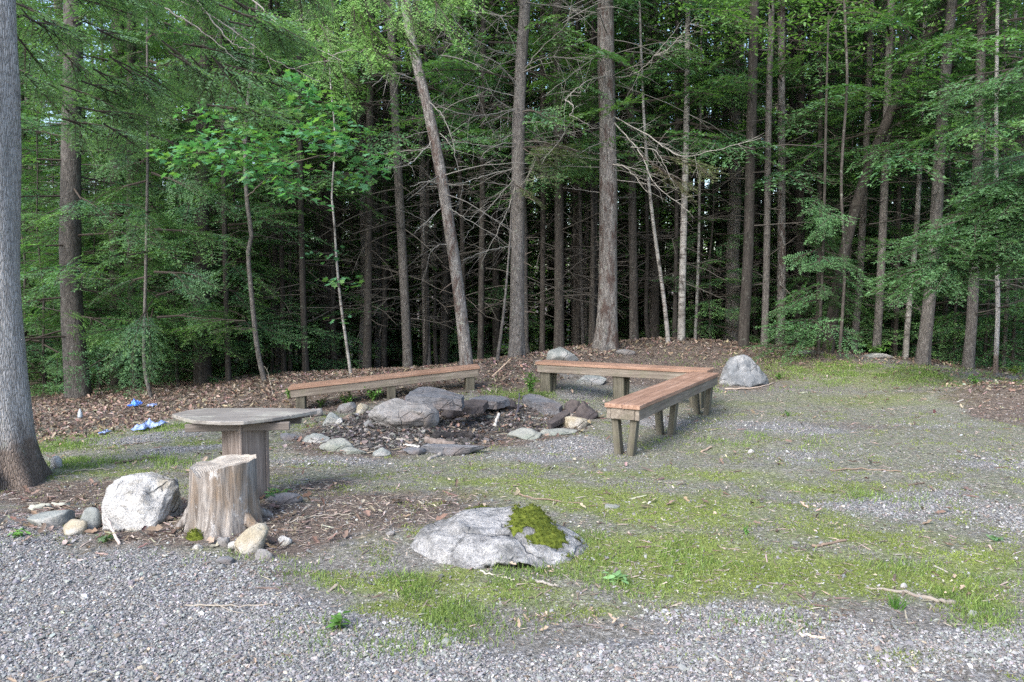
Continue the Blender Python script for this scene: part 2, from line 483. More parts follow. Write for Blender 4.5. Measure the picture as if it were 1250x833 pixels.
# ------------------------------------------------------------------ ground cover masks (spots on the ground, in metres)
def spots(lst):
    out = []
    for px, py, rx, ry, w in lst:
        g = G(px, py); d = g.y
        out.append((g.x, g.y, rx * d / F, ry * d * d / (1430.0), w))
    return out
S_GRAVEL = spots([(0, 740, 330, 80, 1.3), (190, 770, 260, 75, 1.3), (430, 815, 200, 55, 1.2), (700, 815, 260, 32, 1.2), (1000, 800, 260, 36, 1.0), (1240, 800, 120, 40, .9),
    (-120, 700, 200, 80, 1.3), (900, 760, 90, 18, .9), (1100, 615, 130, 22, .68), (1220, 570, 110, 18, .62), (1230, 640, 70, 28, .6), (950, 522, 130, 12, .6),
    (720, 545, 90, 18, .8), (660, 560, 120, 10, .6), (820, 515, 60, 12, .7), (170, 535, 90, 9, .8), (235, 548, 90, 8, .7), (400, 565, 120, 10, .6), (1150, 520, 100, 10, .5),
    (700, 478, 60, 6, .6), (1000, 560, 100, 12, .5), (640, 870, 900, 40, 1.2), (430, 740, 60, 16, .5)])
S_MOSS = spots([(800, 670, 180, 42, 1.15), (930, 700, 190, 42, 1.15), (700, 610, 160, 20, 1.0), (620, 590, 130, 14, .9), (840, 620, 170, 26, 1.0), (560, 705, 120, 20, .95), (470, 695, 70, 16, .8),
    (520, 740, 90, 26, .9), (640, 730, 130, 24, .95), (750, 745, 120, 18, .7), (1120, 700, 140, 34, .9), (1060, 655, 150, 28, .9), (1200, 680, 90, 30, .95), (1010, 625, 130, 20, .7), (1000, 590, 120, 16, .75), (880, 575, 120, 14, .8), (900, 545, 120, 10, .6), (780, 575, 130, 10, .7),
    (130, 572, 110, 9, .8), (260, 540, 90, 7, .8), (90, 548, 60, 8, .7), (180, 521, 80, 5, .6), (600, 570, 160, 8, .6), (430, 585, 130, 8, .5), (1100, 462, 170, 14, .75), (1000, 450, 110, 9, .6),
    (1050, 490, 160, 14, .7), (920, 495, 130, 10, .6), (1120, 515, 120, 10, .55), (850, 480, 80, 6, .35), (1200, 730, 70, 22, .8), (1150, 800, 120, 20, .5), (330, 608, 40, 5, .6), (1160, 540, 90, 12, .45), (480, 780, 60, 14, .6), (260, 672, 60, 7, .5), (640, 478, 60, 5, .6)])
S_MOULD = spots([(470, 620, 110, 26, 1.1), (360, 640, 90, 26, 1.1), (560, 610, 60, 14, .6), (100, 600, 110, 20, 1.2), (60, 640, 120, 22, 1.1), (230, 640, 120, 28, .9), (380, 600, 60, 18, .8), (290, 580, 80, 14, .6),
    (850, 430, 130, 16, 1.3), (760, 440, 120, 14, 1.2), (960, 440, 90, 8, 1.0), (1235, 505, 45, 20, 1.0), (1255, 490, 45, 18, 1.1), (1150, 570, 140, 8, .4), (300, 490, 170, 16, 1.3), (120, 505, 140, 12, 1.3), (470, 465, 140, 14, 1.3), (620, 462, 60, 18, 1.0),
    (560, 520, 150, 22, 1.4), (460, 520, 90, 26, 1.4), (650, 520, 70, 18, 1.2), (870, 500, 60, 8, .4), (1040, 520, 130, 8, .5), (640, 680, 90, 10, .6), (330, 690, 100, 8, .6), (900, 462, 60, 8, .6), (1120, 480, 140, 8, .45)])
def spot_sum(S, x, y):
    s = np.zeros_like(x)
    for a, b, rx, ry, w in S:
        s = np.maximum(s, w * np.exp(-((x - a) / rx) ** 2 - ((y - b) / ry) ** 2))
    return s
def masks(x, y):
    wx = x + (fbm(x * 1.3, y * 1.3, 3) - .5) * .7; wy = y + (fbm(x * 1.3 + 40, y * 1.3 + 9, 3) - .5) * .7
    g = spot_sum(S_GRAVEL, wx, wy); m = spot_sum(S_MOSS, wx, wy); l = spot_sum(S_MOULD, wx, wy)
    px = 625 + 1000 * x / np.maximum(y, 3.0)
    yc = np.interp(px, _PX, _YC)
    l = np.maximum(l, sstep(-.3, 1.2, y - yc) * 1.3)
    near = sstep(2.95, 2.5, y)
    m = np.maximum(m, .42 * sstep(3.6, 4.6, y) * sstep(12.5, 10, y) * (1 - sstep(.3, .8, l)) * (1 - .6 * sstep(.3, .8, g)))
    g = np.maximum(g, near * 1.2)
    return np.clip(g, 0, 1.4), np.clip(m - .35 * near, 0, 1.4), np.clip(l, 0, 1.4)

def axis_grid(lo, hi, step, far, n=34):
    core = np.arange(lo, hi + step / 2, step)
    g = np.geomspace(step * 2, far, n)
    return np.concatenate([(lo - np.cumsum(g * 0 + np.diff(np.concatenate([[0], g]))))[::-1], core, hi + g])
gx = axis_grid(-8, 8, .045, 400); gy = axis_grid(1.5, 15.5, .045, 400)
XX, YY = np.meshgrid(gx, gy)
x = XX.ravel(); y = YY.ravel()
Z = height(x, y)
mg, mm, ml = masks(x, y)
nx, ny = len(gx), len(gy)
i = np.arange(ny - 1)[:, None] * nx; j = np.arange(nx - 1)[None, :]
Q = np.stack([i + j, i + j + 1, i + nx + j + 1, i + nx + j], -1).reshape(-1, 4)
mb = MB(); mb.add(np.stack([x, y, Z], 1), Q, np.stack([mg, mm, ml], 1))
S_ASH = spots([(470, 520, 75, 20, 1.3), (520, 530, 80, 10, 1.0), (600, 512, 70, 14, 1.1), (430, 528, 40, 9, .9), (560, 535, 60, 6, 1.0), (650, 522, 40, 8, .7)])
gob = tag(mb.build('ground', M['ground']), kind='structure')
gob.data.attributes.new('Ash', 'FLOAT', 'POINT').data.foreach_set('value', np.clip(spot_sum(S_ASH, x, y), 0, 1.3).astype(np.float32))

def sample(n, wfun, x0=-8, x1=8, y0=2.5, y1=14, dens=1.6, rng=RS):
    """n ground points with weight wfun, denser near the viewer's side of the clearing."""
    out = []; tot = 0
    while tot < n:
        m = 200000
        yy = (y0 ** (1 - dens) + rng.random(m) * (y1 ** (1 - dens) - y0 ** (1 - dens))) ** (1 / (1 - dens))
        xx = x0 + rng.random(m) * (x1 - x0)
        keep = (np.abs(xx) < yy * .72 + .4)
        xx = xx[keep]; yy = yy[keep]
        w = wfun(xx, yy)
        k = rng.random(len(xx)) < w
        out.append(np.stack([xx[k], yy[k]], 1)); tot += k.sum()
    p = np.concatenate(out)[:n]
    return p[:, 0], p[:, 1], height(p[:, 0], p[:, 1])
def eul(rx, ry, rz):
    cx, sx, cy, sy, cz, sz = np.cos(rx), np.sin(rx), np.cos(ry), np.sin(ry), np.cos(rz), np.sin(rz)
    R = np.empty((len(rx), 3, 3))
    R[:, 0, 0] = cz * cy; R[:, 0, 1] = cz * sy * sx - sz * cx; R[:, 0, 2] = cz * sy * cx + sz * sx
    R[:, 1, 0] = sz * cy; R[:, 1, 1] = sz * sy * sx + cz * cx; R[:, 1, 2] = sz * sy * cx - cz * sx
    R[:, 2, 0] = -sy; R[:, 2, 1] = cy * sx; R[:, 2, 2] = cy * cx
    return R
def scatter(mb, shape_v, shape_f, pos, R, scl, col, vj=0.0, rng=RS):
    """Append many transformed copies of one small shape to ONE mesh."""
    n = len(pos); k = len(shape_v)
    sv = np.repeat(shape_v[None], n, 0)
    if vj: sv = sv * (1 + vj * (rng.random((n, k, 1)) - .5))
    V = np.einsum('nij,nkj->nki', R, sv * scl.reshape(n, 1, -1)) + pos[:, None, :]
    Fc = (shape_f[None] + (np.arange(n) * k)[:, None, None]).reshape(-1, shape_f.shape[1])
    mb.add(V.reshape(-1, 3), Fc, np.repeat(col, k, 0))

# ---- gravel (nobody could count it)
OV = np.array([[1, 0, 0], [.3, .95, .1], [-.8, .55, 0], [-.8, -.55, .1], [.3, -.95, 0], [.1, .1, .75], [0, 0, -.6]], float)
OF = np.array([[0, 1, 5], [1, 2, 5], [2, 3, 5], [3, 4, 5], [4, 0, 5], [1, 0, 6], [2, 1, 6], [3, 2, 6], [4, 3, 6], [0, 4, 6]])
def gravel_w(x, y):
    g, m, l = masks(x, y)
    n = fbm(x * 2.2, y * 2.2, 4)
    return np.clip(sstep(.25, .75, g + (n - .5) * .9) * (1 - .75 * sstep(.35, .8, m + (n - .5) * .6)) * (1 - .8 * sstep(.5, .9, l)) + .06, 0, 1)
N = 190000
gx_, gy_, gz_ = sample(N, gravel_w, y0=2.35, y1=11, dens=2.3)
u = RS.random(N)
sz = np.clip(.0035 * np.exp(RS.normal(0, .45, N)), .002, .017) * (1 + .035 * gy_)
tone = np.where(u < .46, RS.uniform(.125, .19, N), np.where(u < .95, RS.uniform(.18, .285, N), RS.uniform(.31, .48, N)))
gc = tone[:, None] * np.array([1.01, 1.0, .985]) * (1 + RS.normal(0, .035, (N, 3)))
wm = RS.random(N) < .10
gc[wm] *= np.array([1.1, .93, .80])
mb = MB()
scatter(mb, OV, OF, np.stack([gx_, gy_, gz_ + sz * .35], 1), eul(RS.uniform(-.7, .7, N), RS.uniform(-.7, .7, N), RS.uniform(0, 6.3, N)),
        np.stack([sz * RS.uniform(.8, 1.4, N), sz * RS.uniform(.7, 1.1, N), sz * RS.uniform(.6, 1, N)], 1), gc, .5)
tag(mb.build('gravel', M['gravel'], smooth=False), kind='stuff')

# ---- dark rubble of the fire pit
N = 9000
px_, py_, pz_ = sample(N, lambda x, y: np.clip(spot_sum(S_ASH, x, y) * (.2 + fbm(x * 5, y * 5, 2)) - .25, 0, 1), x0=-3, x1=1.5, y0=7, y1=10, dens=1.5)
sz = np.clip(.009 * np.exp(RS.normal(0, .5, N)), .005, .045)
tone = np.where(RS.random(N) < .7, RS.uniform(.018, .075, N), RS.uniform(.09, .2, N))
mb = MB()
scatter(mb, OV, OF, np.stack([px_, py_, pz_ + sz * .3], 1), eul(RS.uniform(-.7, .7, N), RS.uniform(-.7, .7, N), RS.uniform(0, 6.3, N)),
        np.stack([sz * RS.uniform(.8, 1.8, N), sz * RS.uniform(.7, 1.1, N), sz * RS.uniform(.5, 1, N)], 1), tone[:, None] * np.array([1.05, .97, .93]) * (1 + RS.normal(0, .05, (N, 3))), .5)
tag(mb.build('fire_pit_rubble', M['gravel'], smooth=False), kind='stuff')

# ---- leaf litter: curled brown leaves
LV = np.array([[-.55, 0, 0], [-.25, .22, .05], [.05, .16, .02], [.2, .32, .10], [.55, 0, .09], [.2, -.32, .12], [.05, -.15, .02], [-.25, -.24, .06], [0, 0, -.03]], float)
LF = np.array([[8, i, (i + 1) % 8] for i in range(8)])[:, ::-1]
def litter_w(x, y):
    px = 625 + 1000 * x / np.maximum(y, 3.0)
    yc = np.interp(px, _PX, _YC)
    bank = sstep(-2.6, -.6, y - yc) * np.where(px < 640, 1, .30) * np.where((px > 600) & (px < 1000), 1.5, 1)
    rim = np.exp(-((y - yc) / .7) ** 2) * np.where((px > 640) & (px < 960), .9, 0)
    heap = .75 * np.exp(-((x - 6.3) / .7) ** 2 - ((y - 9.9) / .6) ** 2)
    pit = .42 * np.exp(-((x + .6) / 1.2) ** 2 - ((y - 8.3) / .8) ** 2)
    left = .40 * np.exp(-((x + 2.2) / 1.1) ** 2 - ((y - 4.95) / .45) ** 2)
    wid = .012 + .05 * sstep(.5, 1, masks(x, y)[2])
    return np.clip((bank + rim + heap + pit + left + wid) * (.35 + 1.1 * fbm(x * 1.7, y * 1.7, 3)), 0, 1)
def leaf_cols(N):
    u = RS.random((N, 1))
    a = np.array([[.08, .055, .043]]); b = np.array([[.175, .125, .096]]); c = np.array([[.34, .275, .215]])
    col = np.where(u < .5, a + (b - a) * (u * 2), b + (c - b) * ((u - .5) * 2) ** 1.6)
    return col * (1 + RS.normal(0, .08, (N, 3)))
N = 26000
px_, py_, pz_ = sample(N, litter_w, x0=-9, x1=9, y0=4.2, y1=17, dens=.6)
s = RS.uniform(.035, .078, N)
mb = MB()
scatter(mb, LV, LF, np.stack([px_, py_, pz_ + RS.uniform(.004, .035, N)], 1), eul(RS.normal(0, .42, N), RS.normal(0, .42, N), RS.uniform(0, 6.3, N)),
        np.stack([s, s * RS.uniform(.6, 1, N), s * RS.uniform(.6, 2.2, N)], 1), leaf_cols(N), .35)
# paler leaves strewn over the clearing
N = 900
px_, py_, pz_ = sample(N, lambda x, y: np.clip(.25 + fbm(x, y, 3) - .35, 0, 1), y0=2.6, y1=11, dens=1.6)
s = RS.uniform(.010, .030, N)
pc = np.array([.40, .345, .275])[None] * RS.uniform(.65, 1.25, (N, 1)) * (1 + RS.normal(0, .06, (N, 3)))
scatter(mb, LV, LF, np.stack([px_, py_, pz_ + .012], 1), eul(RS.normal(0, .3, N), RS.normal(0, .3, N), RS.uniform(0, 6.3, N)),
        np.stack([s, s * RS.uniform(.5, 1, N), s * 1.2], 1), pc, .5)
for cx, cy, k in ((668, 765, 12), (735, 760, 9), (30, 828, 4), (1195, 725, 7), (1015, 645, 6), (305, 828, 4), (660, 705, 8)):
    g = G(cx, cy)
    qx = g.x + RS.normal(0, .06, k); qy = g.y + RS.normal(0, .05, k); s = RS.uniform(.022, .042, k)
    scatter(mb, LV, LF, np.stack([qx, qy, height(qx, qy) + RS.uniform(.01, .035, k)], 1), eul(RS.normal(0, .5, k), RS.normal(0, .5, k), RS.uniform(0, 6.3, k)),
            np.stack([s, s * .8, s * 1.6], 1), np.array([.36, .28, .21])[None] * RS.uniform(.6, 1.2, (k, 1)), .4)
tag(mb.build('leaf_litter', M['litter'], smooth=False), kind='stuff')

# ---- needle and chip debris
N = 32000
def deb_w(x, y):
    g, m, l = masks(x, y)
    return np.clip(.08 + .9 * sstep(.3, .9, l) + .25 * fbm(x * 2, y * 2, 3) - .25 * g, 0, 1)
px_, py_, pz_ = sample(N, deb_w, y0=2.6, y1=13, dens=1.7)
BV = np.array([[-1, -.12, 0], [1, -.05, .05], [1, .05, .05], [-1, .12, 0], [0, 0, .16]], float)
BF = np.array([[0, 1, 4], [1, 2, 4], [2, 3, 4], [3, 0, 4]])
s = np.clip(.012 * np.exp(RS.normal(0, .5, N)), .005, .05) * (1 + .05 * py_)
t = RS.random((N, 1)) ** 1.5
dc = (np.array([.10, .07, .055]) * (1 - t) + np.array([.36, .31, .26]) * t) * (1 + RS.normal(0, .06, (N, 3)))
mb = MB()
scatter(mb, BV, BF, np.stack([px_, py_, pz_ + .004], 1), eul(RS.normal(0, .2, N), RS.normal(0, .2, N), RS.uniform(0, 6.3, N)),
        np.stack([s, s * RS.uniform(.5, 1.8, N), s * .7], 1), dc, .3)
tag(mb.build('wood_debris', M['litter'], smooth=False), kind='stuff')

# ---- grass and low weeds
GV = np.array([[-.5, 0, 0], [.5, 0, 0], [.32, .12, .55], [-.32, .12, .55], [0, .42, 1]], float)
GF = np.array([[0, 1, 2], [0, 2, 3], [3, 2, 4]])
S_GRASS = spots([(500, 745, 100, 32, 1.0), (560, 720, 90, 18, .7), (640, 700, 80, 12, .8), (470, 785, 60, 16, .9), (690, 655, 60, 10, .5), (800, 690, 120, 22, .5), (1200, 745, 60, 26, .7), (1150, 700, 90, 18, .45), (430, 700, 60, 10, .5), (270, 680, 60, 5, .5),
    (1080, 455, 150, 8, 1.0), (1000, 440, 60, 5, .8), (1200, 462, 60, 6, .9), (130, 565, 90, 6, .8), (210, 522, 80, 4, .8), (130, 530, 50, 5, .7), (75, 545, 30, 6, .8), (640, 480, 50, 6, 1.0), (1030, 610, 90, 8, .35), (900, 540, 90, 6, .3), (940, 770, 60, 16, .35), (870, 478, 30, 4, .4), (760, 720, 90, 14, .6)])
def grass_w(x, y):
    wx = x + (fbm(x * 3, y * 3, 3) - .5) * .5; wy = y + (fbm(x * 3 + 50, y * 3, 3) - .5) * .5
    return np.clip(spot_sum(S_GRASS, wx, wy) * sstep(.38, .66, fbm(x * 4.5, y * 4.5, 3)) * 1.3, 0, 1)
N = 30000
px_, py_, pz_ = sample(N, grass_w, y0=2.6, y1=14, dens=1.4)
hgt = np.clip(.018 * np.exp(RS.normal(0, .45, N)), .008, .07) * (1 + .05 * py_)
t = RS.random((N, 1))
gcol = np.array([.085, .14, .035]) * (1 - t) + np.array([.21, .29, .08]) * t
mb = MB()
scatter(mb, GV, GF, np.stack([px_, py_, pz_ - .002], 1), eul(RS.normal(0, .35, N), RS.normal(0, .35, N), RS.uniform(0, 6.3, N)),
        np.stack([.0028 * (1 + .16 * py_), hgt, hgt], 1), gcol, .1)
# moss cushions: tiny upright leaflets over the mossy ground
def moss_w(x, y):
    g, m, l = masks(x, y); n = fbm(x * 6, y * 6, 3)
    return np.clip(sstep(.40, 1.0, m + (n - .5) * 2.2), 0, 1)
tag(mb.build('grass', M['grass']), kind='stuff')
N = 60000
px_, py_, pz_ = sample(N, moss_w, y0=2.6, y1=9, dens=1.9)
hgt = np.clip(.010 * np.exp(RS.normal(0, .35, N)), .004, .02) * (1 + .05 * py_)
t = fbm(px_ * 3, py_ * 3, 3)[:, None] * .7 + RS.random((N, 1)) * .3
gcol = np.array([.105, .125, .035]) * (1 - t) + np.array([.26, .33, .08]) * t
mb = MB()
scatter(mb, GV, GF, np.stack([px_, py_, pz_ - .002], 1), eul(RS.normal(0, .6, N), RS.normal(0, .6, N), RS.uniform(0, 6.3, N)),
        np.stack([.0035 * (1 + .12 * py_), hgt, hgt], 1), gcol, .1)
tag(mb.build('moss', M['grass']), kind='stuff')
# ------------------------------------------------------------------ benches
def bench(name, label, A, B, width, stations, legw, splay, order=1, sink=.05):
    """A and B are the ends of the seat's centre line (top surface, world)."""
    A = Vector(A); B = Vector(B)
    d = B - A; L = d.length; ux = d.normalized()
    uy = Vector((-d.y, d.x, 0)).normalized(); uz = ux.cross(uy).normalized()
    base = Vector((A.x, A.y, hz(A.x, A.y)))
    t = thing(name, label, 'bench', base)
    M4 = Matrix(((ux.x, uy.x, uz.x, A.x - base.x), (ux.y, uy.y, uz.y, A.y - base.y), (ux.z, uy.z, uz.z, A.z - base.z), (0, 0, 0, 1)))
    def part(nm, mat, lo, hi, M_=None, bev=.004):
        c = Vector([(a + b) / 2 for a, b in zip(lo, hi)])
        mb = MB(); box(mb, Vector(lo) - c, Vector(hi) - c, None, (1, 1, 1), bev)
        o = mb.build(nm, mat, t, False)
        o.matrix_local = (M_ or M4) @ Matrix.Translation(c)
        return o
    h = width / 2
    part('seat_board', M['seat_red'], (0, -h, -.036), (L, -.002, 0), None, .003)
    part('seat_board', M['seat_red'], (.004, .002, -.036), (L - .003, h, .001))
    ap = .095
    part('side_rail', M['rail'], (.022, -h + .012, -.036 - ap), (L - .022, -h + .050, -.0365))
    part('side_rail', M['rail'], (.022, h - .050, -.036 - ap), (L - .022, h - .012, -.0365))
    part('end_rail', M['rail'], (.018, -h + .051, -.036 - ap + .002), (.056, h - .051, -.0368))
    part('end_rail', M['rail'], (L - .056, -h + .051, -.036 - ap + .002), (L - .018, h - .051, -.0368))
    for s in stations:
        for sg in (-1, 1):
            top = A + ux * (s * L) + uy * sg * (h - .062) + uz * (-.038)
            bt = A + ux * (s * L) + uy * sg * (h - .062 - splay)
            bt.z = hz(bt.x, bt.y) - sink
            ax = (top - bt); ln = ax.length; az = ax.normalized()
            axx = ux - az * ux.dot(az); axx.normalize(); ayy = az.cross(axx)
            mb = MB(); box(mb, (-legw[0] / 2, -legw[1] / 2, 0), (legw[0] / 2, legw[1] / 2, ln), None, (1, 1, 1), .005)
            o = mb.build('leg', M['leg'], t, False)
            q = bt - base
            o.matrix_local = Matrix(((axx.x, ayy.x, az.x, q.x), (axx.y, ayy.y, az.y, q.y), (axx.z, ayy.z, az.z, q.z), (0, 0, 0, 1)))
    return t
nA = P(759, 494, 6.68); nB = P(861, 454.5, 9.0)
bench('bench', 'long red brown bench in front of the others, its end legs facing the mossy gravel', nA, nB, .31, (.035, .46, .955), (.085, .058), .045)
bA = P(660, 440.5, 10.35); bB = P(868, 451, 9.32)
bench('bench', 'red brown bench at the back beside the big straight trunk, meeting the front bench', bA, bB, .31, (.05, .5, .93), (.14, .06), .04)
cA = P(353, 471.5, 10.0); cB = P(584, 445.5, 10.35)
bench('bench', 'narrow tilted red brown bench behind the stone fire ring, sloping down to the leaf bank', cA, cB, .30, (.06, .53, .95), (.11, .08), .02)

# ------------------------------------------------------------------ table on a post
tz = .585
def on_plane(px, py, z):
    d = ray(px, py); return Vector((0, 0, CAM_Z)) + d * ((z - CAM_Z) / d.z)
pc = on_plane(299, 506, tz)
base = Vector((pc.x, pc.y, hz(pc.x, pc.y)))
tab = thing('table', 'low grey plank table on a thick square post beside the cut stump', 'table', base)
import bmesh
def slab_poly(name, mat, poly, z0, z1, parent, org, bev=.006, cuts=0):
    bm = bmesh.new()
    vs = [bm.verts.new((p[0] - org.x, p[1] - org.y, z1 - org.z)) for p in poly]
    f = bm.faces.new(vs)
    if f.normal.z < 0: f.normal_flip()
    bm.normal_update()
    if f.normal.z < 0: bmesh.ops.reverse_faces(bm, faces=[f])
    r = bmesh.ops.extrude_face_region(bm, geom=[f])
    for e in r['geom']:
        if isinstance(e, bmesh.types.BMVert): e.co.z = z0 - org.z
    bmesh.ops.recalc_face_normals(bm, faces=bm.faces[:])
    bmesh.ops.bevel(bm, geom=bm.edges[:], offset=bev, segments=2, affect='EDGES', profile=.5)
    me = bpy.data.meshes.new(name); bm.to_mesh(me); bm.free()
    at = me.color_attributes.new('Col', 'FLOAT_COLOR', 'POINT')
    me.materials.append(mat)
    return link(name, me, parent)
outl = [(209.5, 505.5), (225, 510.5), (236, 513.3), (270, 515), (297, 514.5), (333, 510.5), (362, 505.5), (387, 501), (366, 498.3), (330, 497.6), (250, 498), (226, 501)]
poly = [on_plane(a, b, tz) for a, b in outl]
# the top is three boards, each cut from the outline along its length
ax = (on_plane(360, 498, tz) - on_plane(232, 512, tz)); ax.z = 0; ax.normalize()
ax = Vector((1, .12, 0)).normalized(); ay = Vector((-ax.y, ax.x, 0))
loc = [((p - pc).dot(ax), (p - pc).dot(ay)) for p in poly]
ymin = min(b for a, b in loc); ymax = max(b for a, b in loc)
def clip(pl, c, keep_above):
    out = []
    for i in range(len(pl)):
        p, q = pl[i], pl[(i + 1) % len(pl)]
        ip = (p[1] >= c) == keep_above; iq = (q[1] >= c) == keep_above
        if ip: out.append(p)
        if ip != iq:
            s = (c - p[1]) / (q[1] - p[1]); out.append((p[0] + s * (q[0] - p[0]), c))
    return out
cuts = [ymin - 1, ymin + (ymax - ymin) * .36, ymin + (ymax - ymin) * .68, ymax + 1]
for k in range(3):
    pl = clip(clip(loc, cuts[k] + .0025, True), cuts[k + 1] - .0025, False)
    w = [pc + ax * a + ay * b for a, b in pl]
    slab_poly('top_board', M['table_top'], w, tz - .023 - .002 * k, tz - .001 * k, tab, base, .004)
mb = MB()
Rz = Matrix.Rotation(math.atan2(ax.y, ax.x), 4, 'Z')
box(mb, (-.34, -.14, tz - .085 - base.z), (.30, -.10, tz - .0352 - base.z), Rz)
mb.build('cleat', M['table_under'], tab, False)
mb = MB(); box(mb, (-.30, .10, tz - .085 - base.z), (.34, .14, tz - .0352 - base.z), Rz)
mb.build('cleat', M['table_under'], tab, False)
# the post: four boards round a square core
pa = math.radians(-38)
pz1 = tz - .036 - base.z
PR = Matrix.Translation((.0, -.0, 0)) @ Matrix.Rotation(pa, 4, 'Z')
h = .107
for k, (lo, hi) in enumerate([((-h, -h, -.06), (h - .031, -h + .03, pz1)), ((h - .03, -h, -.06), (h, h - .031, pz1)), ((-h + .031, h - .03, -.06), (h, h, pz1)), ((-h, -h + .031, -.06), (-h + .03, h, pz1))]):
    mb = MB(); box(mb, lo, hi, PR, (1, 1, 1), .006)
    mb.build('post_board', M['post'], tab, False)

# ------------------------------------------------------------------ stump
sb = G(272, 650); sb.y += .12; sb.x = (264 - 625) / F * sb.y; sb.z = hz(sb.x, sb.y)
st = thing('tree_stump', 'ragged weathered tree stump with a pale cut top beside the plank table', 'stump', sb)
na, nh = 96, 40
ang = np.arange(na) / na * 2 * math.pi
rr = np.random.default_rng(5)
flute = .5 * np.sin(ang * 7 + .6) + .35 * np.sin(ang * 13 + 2) + .25 * np.sin(ang * 23 + 1)
jag = .004 * np.sin(ang * 5) + .014 * (vnoise(np.cos(ang) * 5 + 3, np.sin(ang) * 5 + 3) - .5) - .055 * np.exp(-((ang - 4.1) / .25) ** 2)
V = []
H = .362
for i in range(nh):
    t = i / (nh - 1)
    r = .188 - .008 * t + .05 * (1 - t) ** 3
    a2 = ang + .12 * t
    rad = r * (1 + .055 * flute * (1 - .35 * t) + .05 * (vnoise(np.cos(ang) * 4 + 9, np.sin(ang) * 4 + t * 2) - .5) + .06 * (1 - t) ** 2 * np.sin(ang * 4 + 1.2))
    rad = rad * (1 - .10 * np.exp(-((ang - 4.05) / .12) ** 2) * (1 - .5 * t))
    top = H + jag + .02 * np.cos(ang)
    V.append(np.stack([np.cos(a2) * rad + .02 * t, np.sin(a2) * rad, -.08 + (top + .08) * t], 1))
V = np.concatenate(V)
i = np.arange(nh - 1)[:, None] * na; j = np.arange(na)[None, :]; kk = (j + 1) % na
mb = MB(); mb.add(V, np.stack([i + j, i + kk, i + na + kk, i + na + j], -1).reshape(-1, 4))
mb.build('trunk_wood', M['stump'], st)
ring = V[-na:]
c = ring.mean(0)
rows = [ring]
for s in (.9, .7, .45, .2):
    q = c + (ring - c) * s; q[:, 2] = c[2] - .012 + (ring[:, 2] - c[2]) * s + .012 * (vnoise(q[:, 0] * 30, q[:, 1] * 30) - .5)
    rows.append(q)
mb = MB(); VV = np.concatenate(rows + [c[None] - [0, 0, .012]])
i = np.arange(4)[:, None] * na
q = np.stack([i + j, i + kk, i + na + kk, i + na + j], -1).reshape(-1, 4)
mb.addmix(VV, np.array([(4 * na + a, 4 * na + (a + 1) % na, 5 * na) for a in range(na)]), q)
mb.build('cut_top', M['cut'], st)
for a, ln, w in ((-.45, .16, .034), (3.7, .08, .03), (.6, .16, .03)):
    mb = MB(); pts = [(math.cos(a) * r, math.sin(a) * r, z) for r, z in ((.15, .10), (.2, .045), (.2 + ln * .5, .0), (.2 + ln, -.05))]
    tube(mb, spline(pts, 9), np.linspace(w * 1.3, w * .45, 9), 9, (1, 1, 1), True, .3, a)
    mb.build('root', M['stump'], st)
# moss cushion at the stump's foot
def moss_patch(parent, org, pts, name='moss_cushion'):
    mb = MB()
    for (a, b, z, r, hh) in pts:
        V_, F_ = rock_shape(3, int(abs(a * 900 + b * 77)) + 3, 2, .15)
        mb.add(V_ * [r, r * .8, hh] + [a, b, z], F_)
        n = 260
        th = RS.random(n) * 6.283; el = RS.random(n) ** .5
        pos = np.stack([a + np.cos(th) * el * r, b + np.sin(th) * el * r * .8, z + np.sqrt(np.maximum(1 - el ** 2, 0)) * hh], 1)
        hh2 = RS.uniform(.008, .018, n)
        scatter(mb, GV, GF, pos, eul(RS.normal(0, .6, n), RS.normal(0, .6, n), RS.random(n) * 6.3), np.stack([hh2 * .25, hh2, hh2], 1), np.ones((n, 3)))
    return mb.build(name, M['moss'], parent)
moss_patch(st, sb, [(-.07, -.215, -.02, .05, .045)])

# ------------------------------------------------------------------ boulders and stones
def rock(name, label, cat, px, py, wpx, hpx, mat, seed, ratio=.8, group=None, cuts=9, sub=4, rough=.1, sink=.3, rz=0, tilt=(0, 0), lift=0.0, d=None):
    g = G(px, py) if d is None else P(px, py, d)
    dd = g.y; w = wpx * dd / F; hgt = hpx * dd / F
    V, Fc = rock_shape(sub, seed, cuts, rough)
    sx, sy = w / 2, w / 2 * ratio
    tot = hgt / (1 - sink)
    V = V * [sx, sy, tot / 2]
    R = Matrix.Rotation(rz, 3, 'Z') @ Matrix.Rotation(tilt[0], 3, 'X') @ Matrix.Rotation(tilt[1], 3, 'Y')
    V = V @ np.array(R).T
    cx, cy = g.x, g.y + sy * .75
    gz = hz(cx, cy) if d is None else g.z
    V[:, 2] += tot / 2 - sink * tot + lift
    mb = MB(); mb.add(V, Fc)
    o = mb.build(name, mat)
    o.location = (cx, cy, gz)
    return tag(o, label, cat, group), V

